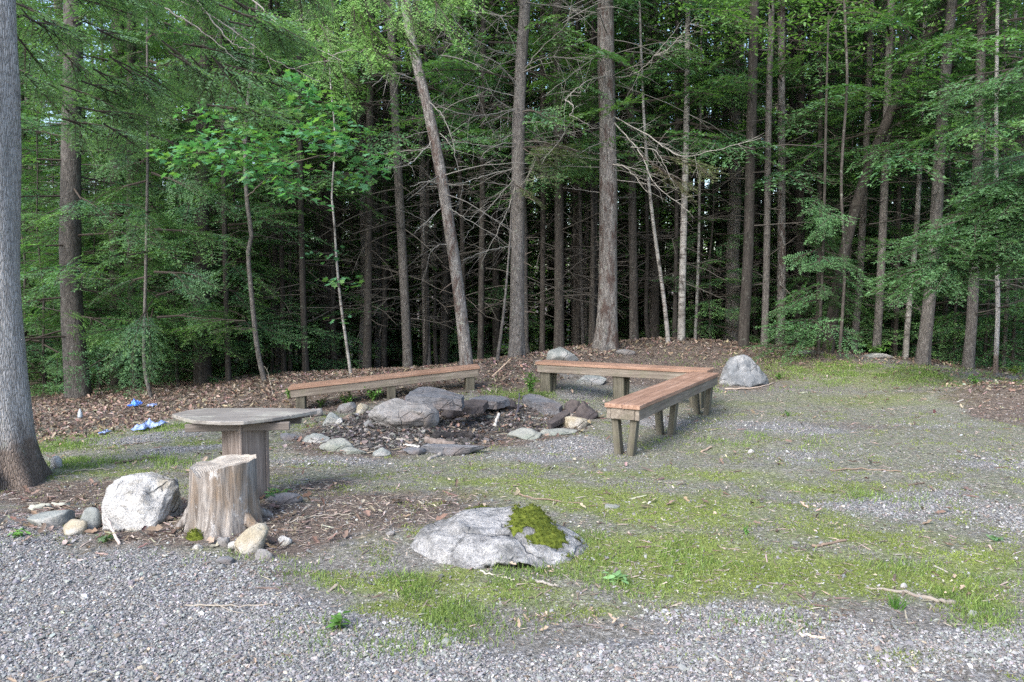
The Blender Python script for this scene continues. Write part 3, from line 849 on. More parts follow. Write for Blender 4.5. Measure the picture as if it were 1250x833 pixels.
# big pale boulder beside the stump: blocky with a slanted face
def blocky(name, label, px, py, wpx, hpx, mat, pts, seed, dep):
    """boulder hulled from corner points given as (x 0..1, y 0..1 depth, z 0..1)."""
    g = G(px, py); w = wpx * g.y / F; hh = hpx * g.y / F
    bm = bmesh.new()
    for a, b, z in pts: bm.verts.new(((a - .5) * w, b * dep, z * hh))
    bmesh.ops.convex_hull(bm, input=bm.verts[:])
    bmesh.ops.triangulate(bm, faces=bm.faces[:])
    for _ in range(4): bmesh.ops.subdivide_edges(bm, edges=bm.edges[:], cuts=1, use_grid_fill=True, smooth=.12 if _ < 2 else 0)
    bmesh.ops.triangulate(bm, faces=bm.faces[:])
    bm.verts.index_update()
    V = np.array([v.co[:] for v in bm.verts]); Fc = np.array([[v.index for v in f.verts] for f in bm.faces]); bm.free()
    nn = V - V.mean(0); nn /= np.linalg.norm(nn, axis=1)[:, None]
    V = V + nn * ((n3(V, 9, seed) * .07 + n3(V, 24, seed + 3) * .035 + n3(V, 60, seed + 4) * .012) )[:, None]
    mb = MB(); mb.add(V, Fc); o = mb.build(name, mat)
    o.location = (g.x, g.y, hz(g.x, g.y))
    return tag(o, label, 'boulder')
blocky('boulder', 'white angular boulder with a slanted face, left of the tree stump', 161, 648, 84, 53, M['granite_white'],
       [(.0, .25, -.2), (.02, .2, .95), (.06, .9, .98), (.10, .1, .5), (.08, 0, .05), (.55, -.05, .02), (.82, .0, .06), (.93, .3, .30), (.99, .5, .82), (.92, .45, 1.03), (.85, .9, .9), (.62, .2, .92), (.7, .05, .42), (.9, .9, -.2), (.1, .9, -.2), (.4, .12, .66)], 3, .40)

# flat mossy rock in the middle
g = G(611, 692)
V, Fc = ico(5); V = V * (1 + .7 * n3(V, 1.1, 23) + .35 * n3(V, 3.3, 29))[:, None]
V[:, 2] = np.where(V[:, 2] > 0, V[:, 2], V[:, 2] * .4)
rw = .49
dome = V.copy()
r2 = np.clip(1 - V[:, 0] ** 2 * .75 - V[:, 1] ** 2 * .6, 0, 1)
rr2 = np.clip(1 - V[:, 0] ** 2 - V[:, 1] ** 2, 0, 1)
V = np.stack([V[:, 0] * rw * 1.06, V[:, 1] * .40, np.where(V[:, 2] > 0, .175 * rr2 ** .62 - .03, -.15) + n3(V, 3.2, 8) * .10 + n3(V, 9, 3) * .045 - .03 * np.exp(-(n3(V, 2.1, 41) / .012) ** 2)], 1)
V[:, 2] -= .055 * np.clip(V[:, 0] / rw - .15, 0, 1)
mb = MB(); mb.add(V, Fc)
ro = mb.build('mossy_rock', M['granite_pale'])
ro.location = (g.x, g.y + .36, hz(g.x, g.y + .36))
tag(ro, 'low pale rock with a green moss patch, half buried in the middle of the clearing', 'rock')
nr = np.zeros_like(V)
fn = np.cross(V[Fc[:, 1]] - V[Fc[:, 0]], V[Fc[:, 2]] - V[Fc[:, 0]])
for kx in range(3): np.add.at(nr, Fc[:, kx], fn)
nr /= np.linalg.norm(nr, axis=1)[:, None] + 1e-9
def patch_w(V):
    a = (V[:, 0] - .20) / .21; b = (V[:, 1] + .05) / .27
    w = 1 - np.sqrt((a + .25 * b) ** 2 + b ** 2) + n3(V, 14, 4) * 1.5 + n3(V, 45, 6) * .7 - .08
    c2 = 1 - np.sqrt(((V[:, 0] + .12) / .26) ** 2 + ((V[:, 1] - .30) / .10) ** 2) + n3(V, 20, 9) * .8
    return np.maximum(w, c2)
pw = patch_w(V)
keep = np.nonzero((pw[Fc] > 0).all(1) & (V[Fc][:, :, 2].mean(1) > .0))[0]
used = np.unique(Fc[keep]); remap = -np.ones(len(V), int); remap[used] = np.arange(len(used))
MV = V[used] + nr[used] * (np.clip(pw[used], 0, .3) / .3 * .014 - .003)[:, None]
MV[:, 2] += (vnoise(MV[:, 0] * 60, MV[:, 1] * 60) - .5) * .012
mb = MB(); mb.add(MV, remap[Fc[keep]])
ti = RS.integers(0, len(used), 9000)
hh2 = RS.uniform(.006, .014, len(ti))
scatter(mb, GV, GF, MV[ti] + RS.normal(0, .004, (len(ti), 3)), eul(RS.normal(0, .6, len(ti)), RS.normal(0, .6, len(ti)), RS.random(len(ti)) * 6.3), np.stack([hh2 * .22, hh2, hh2], 1), np.ones((len(ti), 3)))
mb.build('moss_patch', M['moss'], ro)

def dome(name, label, px, py, wpx, hpx, ratio, mat, seed, power=.5, lean=(0, 0), rough=1.0):
    g = G(px, py); w = wpx * g.y / F / 2; h = hpx * g.y / F
    V, Fc = ico(5); V = V * (1 + .6 * n3(V, 1.2, seed))[:, None]
    q = np.clip(1 - V[:, 0] ** 2 - V[:, 1] ** 2, 0, 1)
    z = np.where(V[:, 2] > 0, h * 1.12 * q ** power - .04, -.15)
    V = np.stack([V[:, 0] * w + lean[0] * np.maximum(z, 0), V[:, 1] * w * ratio + lean[1] * np.maximum(z, 0), z + np.where(V[:, 2] > 0, n3(V, 2.6, seed + 1) * h * .55 * rough + n3(V, 7, seed + 2) * h * .2 * rough, 0)], 1)
    mb = MB(); mb.add(V, Fc); o = mb.build(name, mat)
    o.location = (g.x, g.y + w * ratio * .85, hz(g.x, g.y + w * ratio * .85))
    return tag(o, label, 'boulder')
blocky('boulder', 'rounded grey boulder behind the right end of the benches', 913, 473, 60, 37, M['granite_blue'],
       [(-.02, .35, -.15), (.0, .25, .12), (.10, .2, .62), (.34, .3, .98), (.56, .35, 1.0), (.72, .3, .80), (.93, .3, .42), (1.03, .4, .0), (.55, .0, .02), (.25, .02, .1), (.5, .06, .45), (.8, .08, .1), (.3, .85, .9), (.6, .9, .85), (.1, .95, -.1), (.95, .95, -.1)], 13, .55)
rock('boulder', 'mossy grey boulder half hidden behind the back bench, at the foot of the trunks', 'boulder', 686, 446, 42, 20, M['granite_green'], 31, .8, None, 7, 4, .08, .3)
rock('boulder', 'pale stone lying under the back bench', 'rock', 722, 470, 40, 10, M['granite_green'], 33, .7, None, 8, 4, .08, .4, d=None)
# stones near the stump
for spec in [
    ('rough flat grey green stone, leftmost by the gravel edge', 55, 646, 52, 19, 'granite_green', 41, .6),
    ('small ochre stone between the grey green stone and the white boulder', 86, 656, 32, 17, 'ochre', 42, .8),
    ('small upright brown grey stone against the left side of the white boulder', 109, 648, 24, 27, 'granite_green', 43, .8),
    ('pale yellowish block of stone at the foot of the stump', 305, 676, 39, 31, 'ochre', 44, .8),
    ('little round white stone left of the yellowish block', 285, 673, 17, 10, 'granite_white', 45, .8),
    ('little grey stone just below the stump', 271, 668, 16, 11, 'granite_grey', 46, .8),
    ('flat white pebble nearest the white boulder, on the dark soil', 241, 672, 14, 6, 'granite_white', 47, .7),
    ('pointed white stone right of the yellowish block', 347, 667, 17, 11, 'granite_white', 48, .7),
    ('flat bluish grey pebble at the gravel edge below the stump', 274, 690, 22, 8, 'slate', 49, .7),
    ('small greyish stone cluster piece right of the stump foot', 322, 684, 26, 12, 'granite_grey', 50, .6),
    ('white chunk of stone behind the root flare of the thick grey trunk', 66, 572, 15, 15, 'granite_white', 51, .8),
    ('pale stone on the moss beside the mossy rock', 748, 622, 20, 4, 'pale_green', 52, .8),
    ('grey pebble on the dirt left of the mossy rock', 476, 655, 12, 5, 'granite_grey', 53, .8),
    ('round pale pebble beside the long fallen stick', 1104, 720, 9, 6, 'granite_white', 54, .8),
    ('white flat pebble in the clearing right of the front bench', 918, 554, 9, 5, 'granite_white', 55, .8),
    ('dark flat stone at the base of the table post', 343, 616, 50, 12, 'slate', 56, .7),
    ('flat grey slab under the trees at the edge of the grass', 1075, 438, 40, 6, 'granite_green', 57, .6),
    ('broken grey rock on the brown hump behind the back bench', 764, 434, 26, 6, 'granite_grey', 58, .6),
    ('small grey rock on the crest right of the rounded boulder', 983, 433, 16, 5, 'granite_grey', 59, .6),
]:
    rock('stone', spec[0], 'stone', spec[1], spec[2], spec[3], spec[4], M[spec[5]], spec[6], spec[7], None, 9, 3, .08, .3)

# ------------------------------------------------------------------ fire ring
FR = 'stones of the fire ring'
rk = lambda lab, px, py, w, h, m, sd, ratio=.7, **kw: rock('fire_ring_stone', lab, 'stone', px, py, w, h, M[m], sd, ratio, FR, **{**dict(cuts=15, rough=.14), **kw})
rk('big rounded grey granite stone at the back left of the fire ring', 488, 526, 84, 27, 'granite_grey', 61, .6, cuts=8, sub=5, rough=.12)
rk('grey granite lobe under the left end of the long blue grey slab', 512, 525, 46, 26, 'granite_grey', 62, .8, cuts=6, rough=.06)
rk('red brown scorched block under the long slab', 552, 512, 30, 17, 'scorched', 64, .8)
rk('small dark scorched stone wedged beside the granite', 536, 507, 14, 16, 'scorched', 65, .8)
rk('small brown flat stone below the dark purple stone', 584, 504, 17, 7, 'scorched', 68, .7)
rk('dark broken rock at the back middle of the ring', 620, 502, 26, 17, 'scorched', 69, .7)
rk('purple brown block at the far right of the ring', 716, 512, 30, 20, 'scorched', 72, .7)
rk('scorched dark stone left of the purple brown block', 700, 505, 22, 16, 'scorched', 73, .7)
rk('rounded buff stone at the right front of the ring', 702, 523, 32, 14, 'ochre', 74, .7, cuts=5)
rk('flat pale greenish stone at the front right of the ring', 641, 537, 46, 13, 'pale_green', 75, .55)
rk('low pale flat stone right of the greenish one', 682, 532, 50, 7, 'pale_green', 76, .5)
rk('long flat blue grey slab at the front of the ring', 553, 556, 88, 12, 'slate', 77, .35)
rk('small flat grey stone left of the front slab', 505, 556, 30, 8, 'slate', 78, .6)
rk('rounded grey stone at the front left of the ring', 465, 558, 24, 11, 'granite_green', 79, .8)
rk('flat pale green stone with a tapering end at the left front of the ring', 408, 551, 46, 15, 'pale_green', 80, .6)
rk('thin pale flat stone right of the tapering green stone', 430, 555, 34, 8, 'pale_green', 81, .5)
rk('flat grey green stone at the left side of the ring', 383, 541, 38, 10, 'granite_green', 82, .6)
rk('low bluish stone at the far left of the ring', 352, 538, 26, 8, 'slate', 83, .7)
rk('grey wedge stone behind the ash heap', 422, 505, 24, 13, 'granite_grey', 84, .7)
rk('white angular stone behind the ash heap', 441, 505, 16, 12, 'ochre', 85, .8)
rk('slim grey stone on the left shoulder of the ash heap', 404, 520, 24, 15, 'granite_green', 86, .7)
rk('small white stone on the left slope of the ash heap', 413, 520, 10, 8, 'granite_white', 87, .8)
rk('white chip on the soil in the middle of the ash heap', 505, 520, 8, 6, 'granite_white', 88, .8)
def slab(label, corners, thick, mat, seed):
    """A broken flat stone: an irregular outline with its own tilt and thickness."""
    pts = [P(a, b, c) for a, b, c in corners]
    cen = sum(pts, Vector()) / len(pts)
    org = Vector((cen.x, cen.y, hz(cen.x, cen.y)))
    bm = bmesh.new()
    vs = [bm.verts.new(p - org) for p in pts]
    f = bm.faces.new(vs); bm.normal_update()
    if f.normal.z < 0: bmesh.ops.reverse_faces(bm, faces=[f])
    r_ = bmesh.ops.extrude_face_region(bm, geom=[f])
    c2 = cen - org
    for e in r_['geom']:
        if isinstance(e, bmesh.types.BMVert):
            e.co = c2 + (e.co - c2) * 1.04; e.co.z -= thick
    bmesh.ops.recalc_face_normals(bm, faces=bm.faces[:])
    bmesh.ops.triangulate(bm, faces=bm.faces[:])
    for _ in range(4): bmesh.ops.subdivide_edges(bm, edges=[e for e in bm.edges if e.calc_length() > .035], cuts=1)
    bmesh.ops.triangulate(bm, faces=bm.faces[:])
    bm.verts.index_update()
    V_ = np.array([v.co[:] for v in bm.verts]); F_ = np.array([[v.index for v in f_.verts] for f_ in bm.faces]); bm.free()
    nn = V_ - V_.mean(0); nn /= np.linalg.norm(nn, axis=1)[:, None] + 1e-9
    V_ = V_ + nn * (n3(V_, 7, seed) * .03 + n3(V_ * [1, 1, 4], 18, seed + 2) * .03)[:, None]
    mb = MB(); mb.add(V_, F_); o = mb.build('fire_ring_stone', M[mat], None, False)
    o.location = org
    return tag(o, label, 'stone', FR)
slab('long blue grey slab with a broken edge, lying on the granite of the ring', [(496, 484, 7.85), (501, 478, 8.05), (511, 473, 8.25), (526, 472.5, 8.3), (549, 477, 8.2), (566, 483, 8.1), (562, 487.5, 7.9), (540, 486, 7.82), (515, 484.5, 7.8)], .11, 'slate', 3)
slab('dark purple grey flat stone right of the long slab', [(559, 494, 8.35), (566, 489, 8.5), (578, 487, 8.6), (596, 489, 8.55), (590, 496, 8.35), (575, 498, 8.25)], .07, 'scorched', 5)
slab('grey flat slab behind the dark purple stone', [(572, 486, 8.8), (590, 483, 9.0), (612, 483, 9.0), (622, 487, 8.85), (606, 491, 8.65), (588, 490, 8.65)], .08, 'slate', 7)
slab('grey layered slab tilted at the back right of the ring', [(637, 483, 9.2), (646, 480.5, 9.35), (658, 482, 9.3), (676, 489, 9.1), (687, 494, 8.9), (682, 498, 8.75), (664, 497, 8.75), (650, 491, 8.95)], .085, 'slate', 9)
slab('long thin dark slab leaning on the right side of the ring', [(668, 514, 8.1), (686, 502, 8.35), (693, 500, 8.4), (696, 504, 8.3), (684, 512, 8.1), (673, 518, 8.0)], .05, 'scorched', 11)
# half-burnt logs, sticks
def stick(name, label, cat, pxs, w0, w1, col, group=None, lift=.01, mat='dead', sides=7, branch=None):
    pts = []
    for a in pxs:
        g = G(a[0], a[1]); g.z += lift + (a[2] if len(a) > 2 else 0); pts.append(g)
    o_ = pts[0]
    mb = MB(); p = spline([(q - o_)[:] for q in pts], 14)
    p += RS.normal(0, .0035, p.shape)
    tube(mb, p, np.linspace(w0, w1, 14), sides, col, True, .25, pxs[0][0] % 7)
    for br in (branch or []):
        q = []
        for a in br:
            g = G(a[0], a[1]); g.z += lift + (a[2] if len(a) > 2 else .01); q.append((g - o_)[:])
        tube(mb, spline(q, 7), np.linspace(w1 * .9, w1 * .4, 7), 5, col)
    o = mb.build(name, M[mat]); o.location = o_
    return tag(o, label, cat, group)
stick('log', 'grey log lying at the left of the fire ring, below the tilted bench', 'log', [(352, 512), (392, 508)], .05, .045, (1, 1, 1), None, .045, 'log_end', 12)
stick('charred_log', 'black charred log lying in the fire pit', 'log', [(528, 536), (566, 535)], .045, .03, (1, 1, 1), None, .02, 'charcoal', 10)
stick('charred_log', 'short black ember log right of the charred log', 'log', [(565, 533), (577, 537)], .04, .035, (1, 1, 1), None, .02, 'charcoal', 10)
stick('charred_log', 'brown half burnt log at the front of the fire pit', 'log', [(520, 541), (556, 546)], .04, .03, (1, 1, 1), None, .02, 'post', 10)
GRY = (.25, .23, .205); BRN = (.20, .15, .115); PAL = (.27, .24, .20); DRK = (.10, .08, .065)
stick('stick', 'long pale stick lying across the ash in the fire pit', 'stick', [(468, 536), (495, 539), (522, 536)], .012, .007, GRY)
stick('stick', 'bare white peeled stick standing in the fire pit', 'stick', [(604, 521), (609, 510, .03)], .018, .015, (.55, .51, .45))
stick('stick', 'short white stick in the ash at the front of the pit', 'stick', [(488, 544), (512, 547)], .012, .010, (.48, .46, .42))
stick('stick', 'short grey stick on the ground in front of the ring', 'stick', [(523, 562), (541, 555)], .016, .014, GRY)
stick('stick', 'thin charred stick stuck upright among the scorched stones', 'stick', [(630, 511), (633, 500, .05), (634, 495, .12)], .014, .010, (.07, .065, .075))
stick('stick', 'long bent grey stick beside the grass tuft at the lower right', 'stick', [(1058, 720), (1100, 725), (1140, 735), (1166, 739)], .007, .012, (.22, .195, .165))
stick('stick', 'short brown stick on the moss right of the mossy rock', 'stick', [(992, 669), (1012, 666), (1034, 661)], .008, .007, BRN)
stick('stick', 'thin forked grey twig on the blue gravel', 'stick', [(225, 742), (270, 742), (330, 741)], .004, .003, PAL, branch=[[(262, 742), (285, 752), (300, 754)]])
stick('stick', 'grey stick resting on top of the mossy rock', 'stick', [(532, 640), (550, 640), (565, 645)], .007, .009, GRY, None, .0)
stick('stick', 'long thin twig behind the mossy rock', 'stick', [(634, 606), (665, 612), (712, 616)], .006, .003, BRN)
stick('stick', 'pale stick leaning at the foot of the white boulder', 'stick', [(126, 641, .09), (136, 655, .04), (146, 666)], .007, .009, (.45, .38, .34))
stick('bark_piece', 'curled lichen covered bark piece left of the white boulder', 'bark', [(38, 623), (60, 620), (86, 618)], .028, .016, (.36, .36, .30))
stick('stick', 'fallen stick on the moss behind the white boulder', 'stick', [(140, 567), (170, 563), (190, 560)], .010, .006, DRK)
stick('stick', 'pale straight twig on the moss behind the thick trunk', 'stick', [(88, 577), (110, 575), (137, 574)], .004, .004, PAL)
stick('stick', 'thin dark twig on the gritty ground at the far right', 'stick', [(1012, 575), (1055, 574), (1100, 577)], .006, .004, BRN)
stick('stick', 'short dark stick on the bare patch right of the clearing', 'stick', [(1108, 594), (1128, 591)], .008, .006, DRK)
stick('stick', 'thin pale twig at the front, on the gravel right of the moss', 'stick', [(976, 777), (1005, 782)], .006, .005, (.5, .40, .32))
stick('stick', 'dry twig on the ground right of the stump', 'stick', [(350, 640), (392, 632), (430, 630)], .005, .003, PAL)
stick('stick', 'grey twig below the mossy rock', 'stick', [(585, 700), (610, 706), (626, 711)], .004, .003, (.5, .46, .38))
stick('stick', 'mottled grey stick in the grass below the mossy rock', 'stick', [(655, 712), (680, 718)], .008, .006, GRY)
stick('stick', 'long branch lying at the left foot of the rounded boulder', 'stick', [(885, 476), (925, 474), (945, 468)], .012, .007, (.36, .29, .24))
stick('stick', 'short stick in front of the right end of the front bench', 'stick', [(856, 553), (869, 547)], .009, .008, (.33, .25, .19))
stick('stick', 'brown stick leaning out of the leaves beside the root of the snag', 'stick', [(600, 462), (624, 447, .1)], .014, .008, (.42, .31, .22))
stick('stick', 'pale forked stick on the leaf bank left of the tilted bench', 'stick', [(333, 483), (325, 465, .18), (312, 462, .22)], .006, .004, PAL, branch=[[(326, 468, .16), (330, 455, .3)]])
stick('stick', 'dark twig on the table side of the ring', 'stick', [(150, 545), (185, 541)], .005, .004, DRK)

# ------------------------------------------------------------------ litter from people
def sheet(name, label, px, py, w, d_, hgt, mat, seed):
    g = G(px, py); n = 26
    r = np.random.default_rng(seed)
    a, b = np.meshgrid(np.linspace(-1, 1, n), np.linspace(-1, 1, n)); a = a.ravel(); b = b.ravel()
    rad = np.maximum(np.abs(a), np.abs(b)); k = rad / (np.hypot(a, b) + 1e-6)
    edge = .45 + 1.0 * vnoise(np.cos(np.arctan2(b, a)) * 3.5 + seed, np.sin(np.arctan2(b, a)) * 3.5)
    X = a * k * edge * w / 2; Y = b * k * edge * d_ / 2
    Zr = hgt * (.05 + 1.5 * fbm(X * 26 + seed, Y * 26, 3) ** 1.6) * np.clip(1.15 - rad, 0, 1) ** .6
    z = height(g.x + X, g.y + Y) - hz(g.x, g.y) + Zr
    i = np.arange(n - 1)[:, None] * n; j = np.arange(n - 1)[None, :]
    q = np.stack([i + j, i + j + 1, i + n + j + 1, i + n + j], -1).reshape(-1, 4)
    mb = MB(); mb.add(np.stack([X, Y, z], 1), q)
    o = mb.build(name, mat, None, False); o.location = (g.x, g.y, hz(g.x, g.y) + .012)
    md = o.modifiers.new('thickness', 'SOLIDIFY'); md.thickness = .004
    return tag(o, label, 'plastic sheet')
sheet('plastic_sheet', 'bright blue crumpled plastic on top of the leaf bank', 166, 497, .14, .26, .10, M['tarp'], 3)
sheet('plastic_sheet', 'pale blue plastic scrap next to the bright blue one on the leaf bank', 187, 497, .10, .16, .05, M['pale_tarp'], 4)
sheet('plastic_sheet', 'largest pale blue plastic sheet lying in the grass below the leaf bank', 180, 524, .26, .34, .08, M['pale_tarp'], 5)
sheet('plastic_sheet', 'small blue plastic scrap nearest the thick grey trunk', 128, 530, .09, .16, .05, M['pale_tarp'], 6)
g = G(98, 512)
mb = MB()
zz = np.array([0, .03, .10, .13, .16, .175]) * .6; rr_ = np.array([.045, .047, .04, .026, .017, .016]) * .6
tube(mb, np.stack([zz * 0, zz * 0, zz], 1), rr_, 14, (.34, .38, .42))
o = mb.build('bottle', M['litter']); o.location = (g.x, g.y, g.z + .02)
tag(o, 'small pale grey bottle standing on the leaf bank edge behind the thick trunk', 'bottle')
# ------------------------------------------------------------------ conifer boughs
def bough_arrays(L, W, step, tstep, ll, lw, droop, seed):
    """One flat feathery bough along +X: returns verts (n,4,3) of leaflets and the woody stems as paths."""
    r = np.random.default_rng(seed)
    Q = []; stems = []
    def zc(x): return -droop * (x / L) ** 2 * L
    s = .12 * L; side = 1
    bend = r.normal(0, .08)
    while s < L:
        f = s / L
        prof = min(1, .35 + f * 2.6) * (1 - f) ** .75 + .10
        tl = W * prof * r.uniform(.65, 1.2)
        ang = side * (r.uniform(.75, 1.1) - .25 * f)
        o = np.array([s, bend * s * f, zc(s)])
        tz_ = r.normal(-.10, .13)
        dr = np.array([math.cos(ang), math.sin(ang), tz_])
        n = max(2, int(tl / tstep))
        q = (np.arange(n) + .6) / n * tl
        base = o + dr * q[:, None]; base[:, 2] -= .22 * q ** 2 / max(W, .1)
        stems.append((o, base[-1]))
        for sd in (-1, 1):
            la = ang + sd * r.uniform(.7, 1.1, n)
            d = np.stack([np.cos(la), np.sin(la), r.normal(-.08, .22, n)], 1)
            ln = ll * r.uniform(.7, 1.25, n) * (1 - .35 * q / tl)
            wv = np.stack([-np.sin(la), np.cos(la), r.normal(0, .45, n)], 1)
            wd = lw * r.uniform(.8, 1.25, n)
            tip = base + d * ln[:, None]; mid = base + d * (ln * .45)[:, None]
            Q.append(np.stack([base, mid + wv * wd[:, None] / 2, tip, mid - wv * wd[:, None] / 2], 1))
        d = dr; tip = base[-1] + d * ll * 1.2; mid = base[-1] + d * ll * .5; wv = np.array([-math.sin(ang), math.cos(ang), 0]) * lw * .5
        Q.append(np.stack([base[-1], mid + wv, tip, mid - wv])[None])
        s += step * r.uniform(.7, 1.3); side = -side
    xs = np.linspace(0, L, 7)
    main = np.stack([xs, bend * xs * xs / L, zc(xs)], 1)
    return np.concatenate(Q), main, stems
def bough_set(L, W, step, tstep, ll, lw, droop, n, seed):
    return [bough_arrays(L, W, step, tstep, ll, lw, droop, seed + k) for k in range(n)]
B_SET = {L: bough_set(L, .34 + .13 * L, .044, .031, .058, .0145, .20, 3, int(L * 100)) for L in (.6, 1.0, 1.5, 2.1)}
B_COARSE = {L: bough_set(L, .38 + .15 * L, .066, .05, .088, .024, .20, 3, int(L * 100) + 7) for L in (.6, 1.0, 1.5, 2.1)}
B_FINE = {L: bough_set(L, .28 + .13 * L, .032, .026, .036, .0125, .14, 3, int(L * 100) + 51) for L in (.7, 1.2)}
WOODC = np.array([.055, .045, .038])
def put_bough(mb, wd, bset, start, az, pitch, L, roll, col, rng, tipcol=None):
    key = min(bset, key=lambda k: abs(k - L)); sc = L / key
    Q, main, stems = bset[key][rng.integers(0, 3)]
    ca, sa, cp, sp = math.cos(az), math.sin(az), math.cos(pitch), math.sin(pitch)
    X = np.array([ca * cp, sa * cp, sp]); Y0 = np.array([-sa, ca, 0.]); Z0 = np.cross(X, Y0)
    Y = Y0 * math.cos(roll) + Z0 * math.sin(roll); Z_ = np.cross(X, Y)
    R = np.stack([X, Y, Z_])
    st = np.asarray(start, float)
    V = (Q.reshape(-1, 3) * sc) @ R + st
    n = len(Q)
    c = np.asarray(col)[None] * rng.uniform(.8, 1.2, (n, 1))
    if tipcol is not None:
        # new growth at the twig ends is a lighter green
        f = np.clip((np.abs(Q[:, 2, 1]) / .35 + Q[:, 2, 0] / key - .55) * 1.2, 0, 1)[:, None] * rng.uniform(.3, 1, (n, 1))
        c = c * (1 - f) + np.asarray(tipcol)[None] * f
    mb.add(V, np.arange(n * 4).reshape(n, 4), np.repeat(c, 4, 0))
    if wd is not None:
        m = main * sc @ R + st
        tube(wd, m, np.linspace(.006 + .003 * L, .002, len(m)), 4, WOODC, False)
        for a, b in stems[::2]:
            tube(wd, np.stack([a, (a + b) / 2, b]) * sc @ R + st, [.003, .002, .001], 3, WOODC, False)

GREENS = [(.066, .155, .072), (.077, .175, .080), (.057, .142, .074), (.092, .19, .074), (.067, .158, .088)]
TIPS = [(.145, .265, .09), (.165, .29, .09), (.125, .24, .095)]
def make_crown(z0, H, R, n, seed, bset, bare=.15, lowdense=1.0):
    r = np.random.default_rng(seed); mb = MB(); wd = MB()
    for k in range(n):
        f = (k + r.random()) / n
        z = z0 + (H - z0) * f ** lowdense
        az = k * 2.399 + r.normal(0, .4)
        L = max(.45, R * (1 - (z - z0) / (H - z0 + .01)) ** .7 * r.uniform(.6, 1.15))
        pitch = r.normal(-.12 + .35 * f, .14)
        col = np.array(GREENS[r.integers(0, 5)]); tip = TIPS[r.integers(0, 3)]
        st = np.array([math.cos(az) * .06, math.sin(az) * .06, z])
        if L > 1.1:   # forked bough
            hop = L * r.uniform(.2, .4)
            d = np.array([math.cos(az) * math.cos(pitch), math.sin(az) * math.cos(pitch), math.sin(pitch)])
            tube(wd, np.stack([st, st + d * hop]), [.017, .012], 4, WOODC, False)
            for da in (-.42, .02, .45):
                put_bough(mb, wd, bset, st + d * hop * r.uniform(.6, 1), az + da + r.normal(0, .1), pitch + r.normal(0, .1), (L - hop) * r.uniform(.75, 1.05), r.normal(0, .3), col, r, tip)
        else:
            put_bough(mb, wd, bset, st, az, pitch, L, r.normal(0, .3), col, r, tip)
    return mb, wd
def crown_meshes(*a, **k):
    mb, wd = make_crown(*a, **k)
    me = merge_mesh(mb, wd, M['needle'], M['dead'], 'crown')
    return me
def merge_mesh(mb, wd, m1, m2, name):
    n0 = sum(len(a) for a in mb.f3); n1 = sum(len(a) for a in mb.f4)
    mb2 = MB(); mb2.v = mb.v + wd.v; mb2.c = mb.c + wd.c; mb2.n = mb.n + wd.n
    mb2.f3 = list(mb.f3) + [f + mb.n for f in wd.f3]; mb2.f4 = list(mb.f4) + [f + mb.n for f in wd.f4]
    me = mb2.mesh(name, False); me.materials.append(m1); me.materials.append(m2)
    t3 = sum(len(a) for a in mb2.f3); t4 = sum(len(a) for a in mb2.f4)
    idx = np.zeros(t3 + t4, np.int32); idx[n0:t3] = 1; idx[t3 + n1:] = 1
    me.polygons.foreach_set('material_index', idx)
    return me
CROWN_LOW = [crown_meshes(.9, 13, 2.2, 66, 100 + k, B_SET, lowdense=1.15) for k in range(3)]
CROWN_MID = [crown_meshes(3.2, 14.5, 2.2, 42, 200 + k, B_COARSE, lowdense=1.15) for k in range(3)]
CROWN_HIGH = [crown_meshes(5.5, 16, 2.2, 16, 300 + k, B_COARSE) for k in range(3)]

# ------------------------------------------------------------------ dead branches
def dead_branch(mb, start, az, pitch, L, r, w, col, depth=2):
    n = 7
    d = np.array([math.cos(az) * math.cos(pitch), math.sin(az) * math.cos(pitch), math.sin(pitch)])
    side = np.array([-math.sin(az), math.cos(az), 0])
    t = np.linspace(0, 1, n)[:, None]
    b1, b2 = r.normal(0, .16), r.normal(-.12, .14)
    p = np.asarray(start) + d * L * t + side * b1 * L * t ** 2 + np.array([0, 0, 1]) * b2 * L * t ** 2 + r.normal(0, .012 * L, (n, 3)) * t
    tube(mb, p, np.linspace(w, w * .3, n), 4 if depth > 1 else 3, np.array(col) * r.uniform(.7, 1.25), False)
    if depth > 0:
        for k in range(r.integers(2, 5) if depth > 1 else r.integers(1, 4)):
            q = r.uniform(.3, .95); i = min(int(q * (n - 1)), n - 2)
            dead_branch(mb, p[i], az + r.choice([-1, 1]) * r.uniform(.4, 1.1), pitch + r.normal(0, .3), L * (1 - q * .6) * r.uniform(.3, .6), r, w * .5, col, depth - 1)
def dead_mesh(z0, z1, n, L, seed, col, w=.011):
    r = np.random.default_rng(seed); mb = MB()
    for k in range(n):
        z = r.uniform(z0, z1); az = r.uniform(0, 6.283)
        dead_branch(mb, [math.cos(az) * .05, math.sin(az) * .05, z], az, r.normal(-.05, .22), L * r.uniform(.35, 1.1), r, w * r.uniform(.7, 1.2), col)
    me = mb.mesh('dead_branches', True); me.materials.append(M['dead']); return me
DEADC = (.085, .077, .068)
DEAD = [dead_mesh(.8, 6.5, 46, 1.4, 400 + k, DEADC) for k in range(4)]
DEAD_FEW = [dead_mesh(1.0, 6, 16, 1.0, 450 + k, DEADC) for k in range(3)]

DEAD_PALE = [dead_mesh(2.4, 7, 42, 1.5, 480 + k, (.17, .16, .145), .008) for k in range(3)]
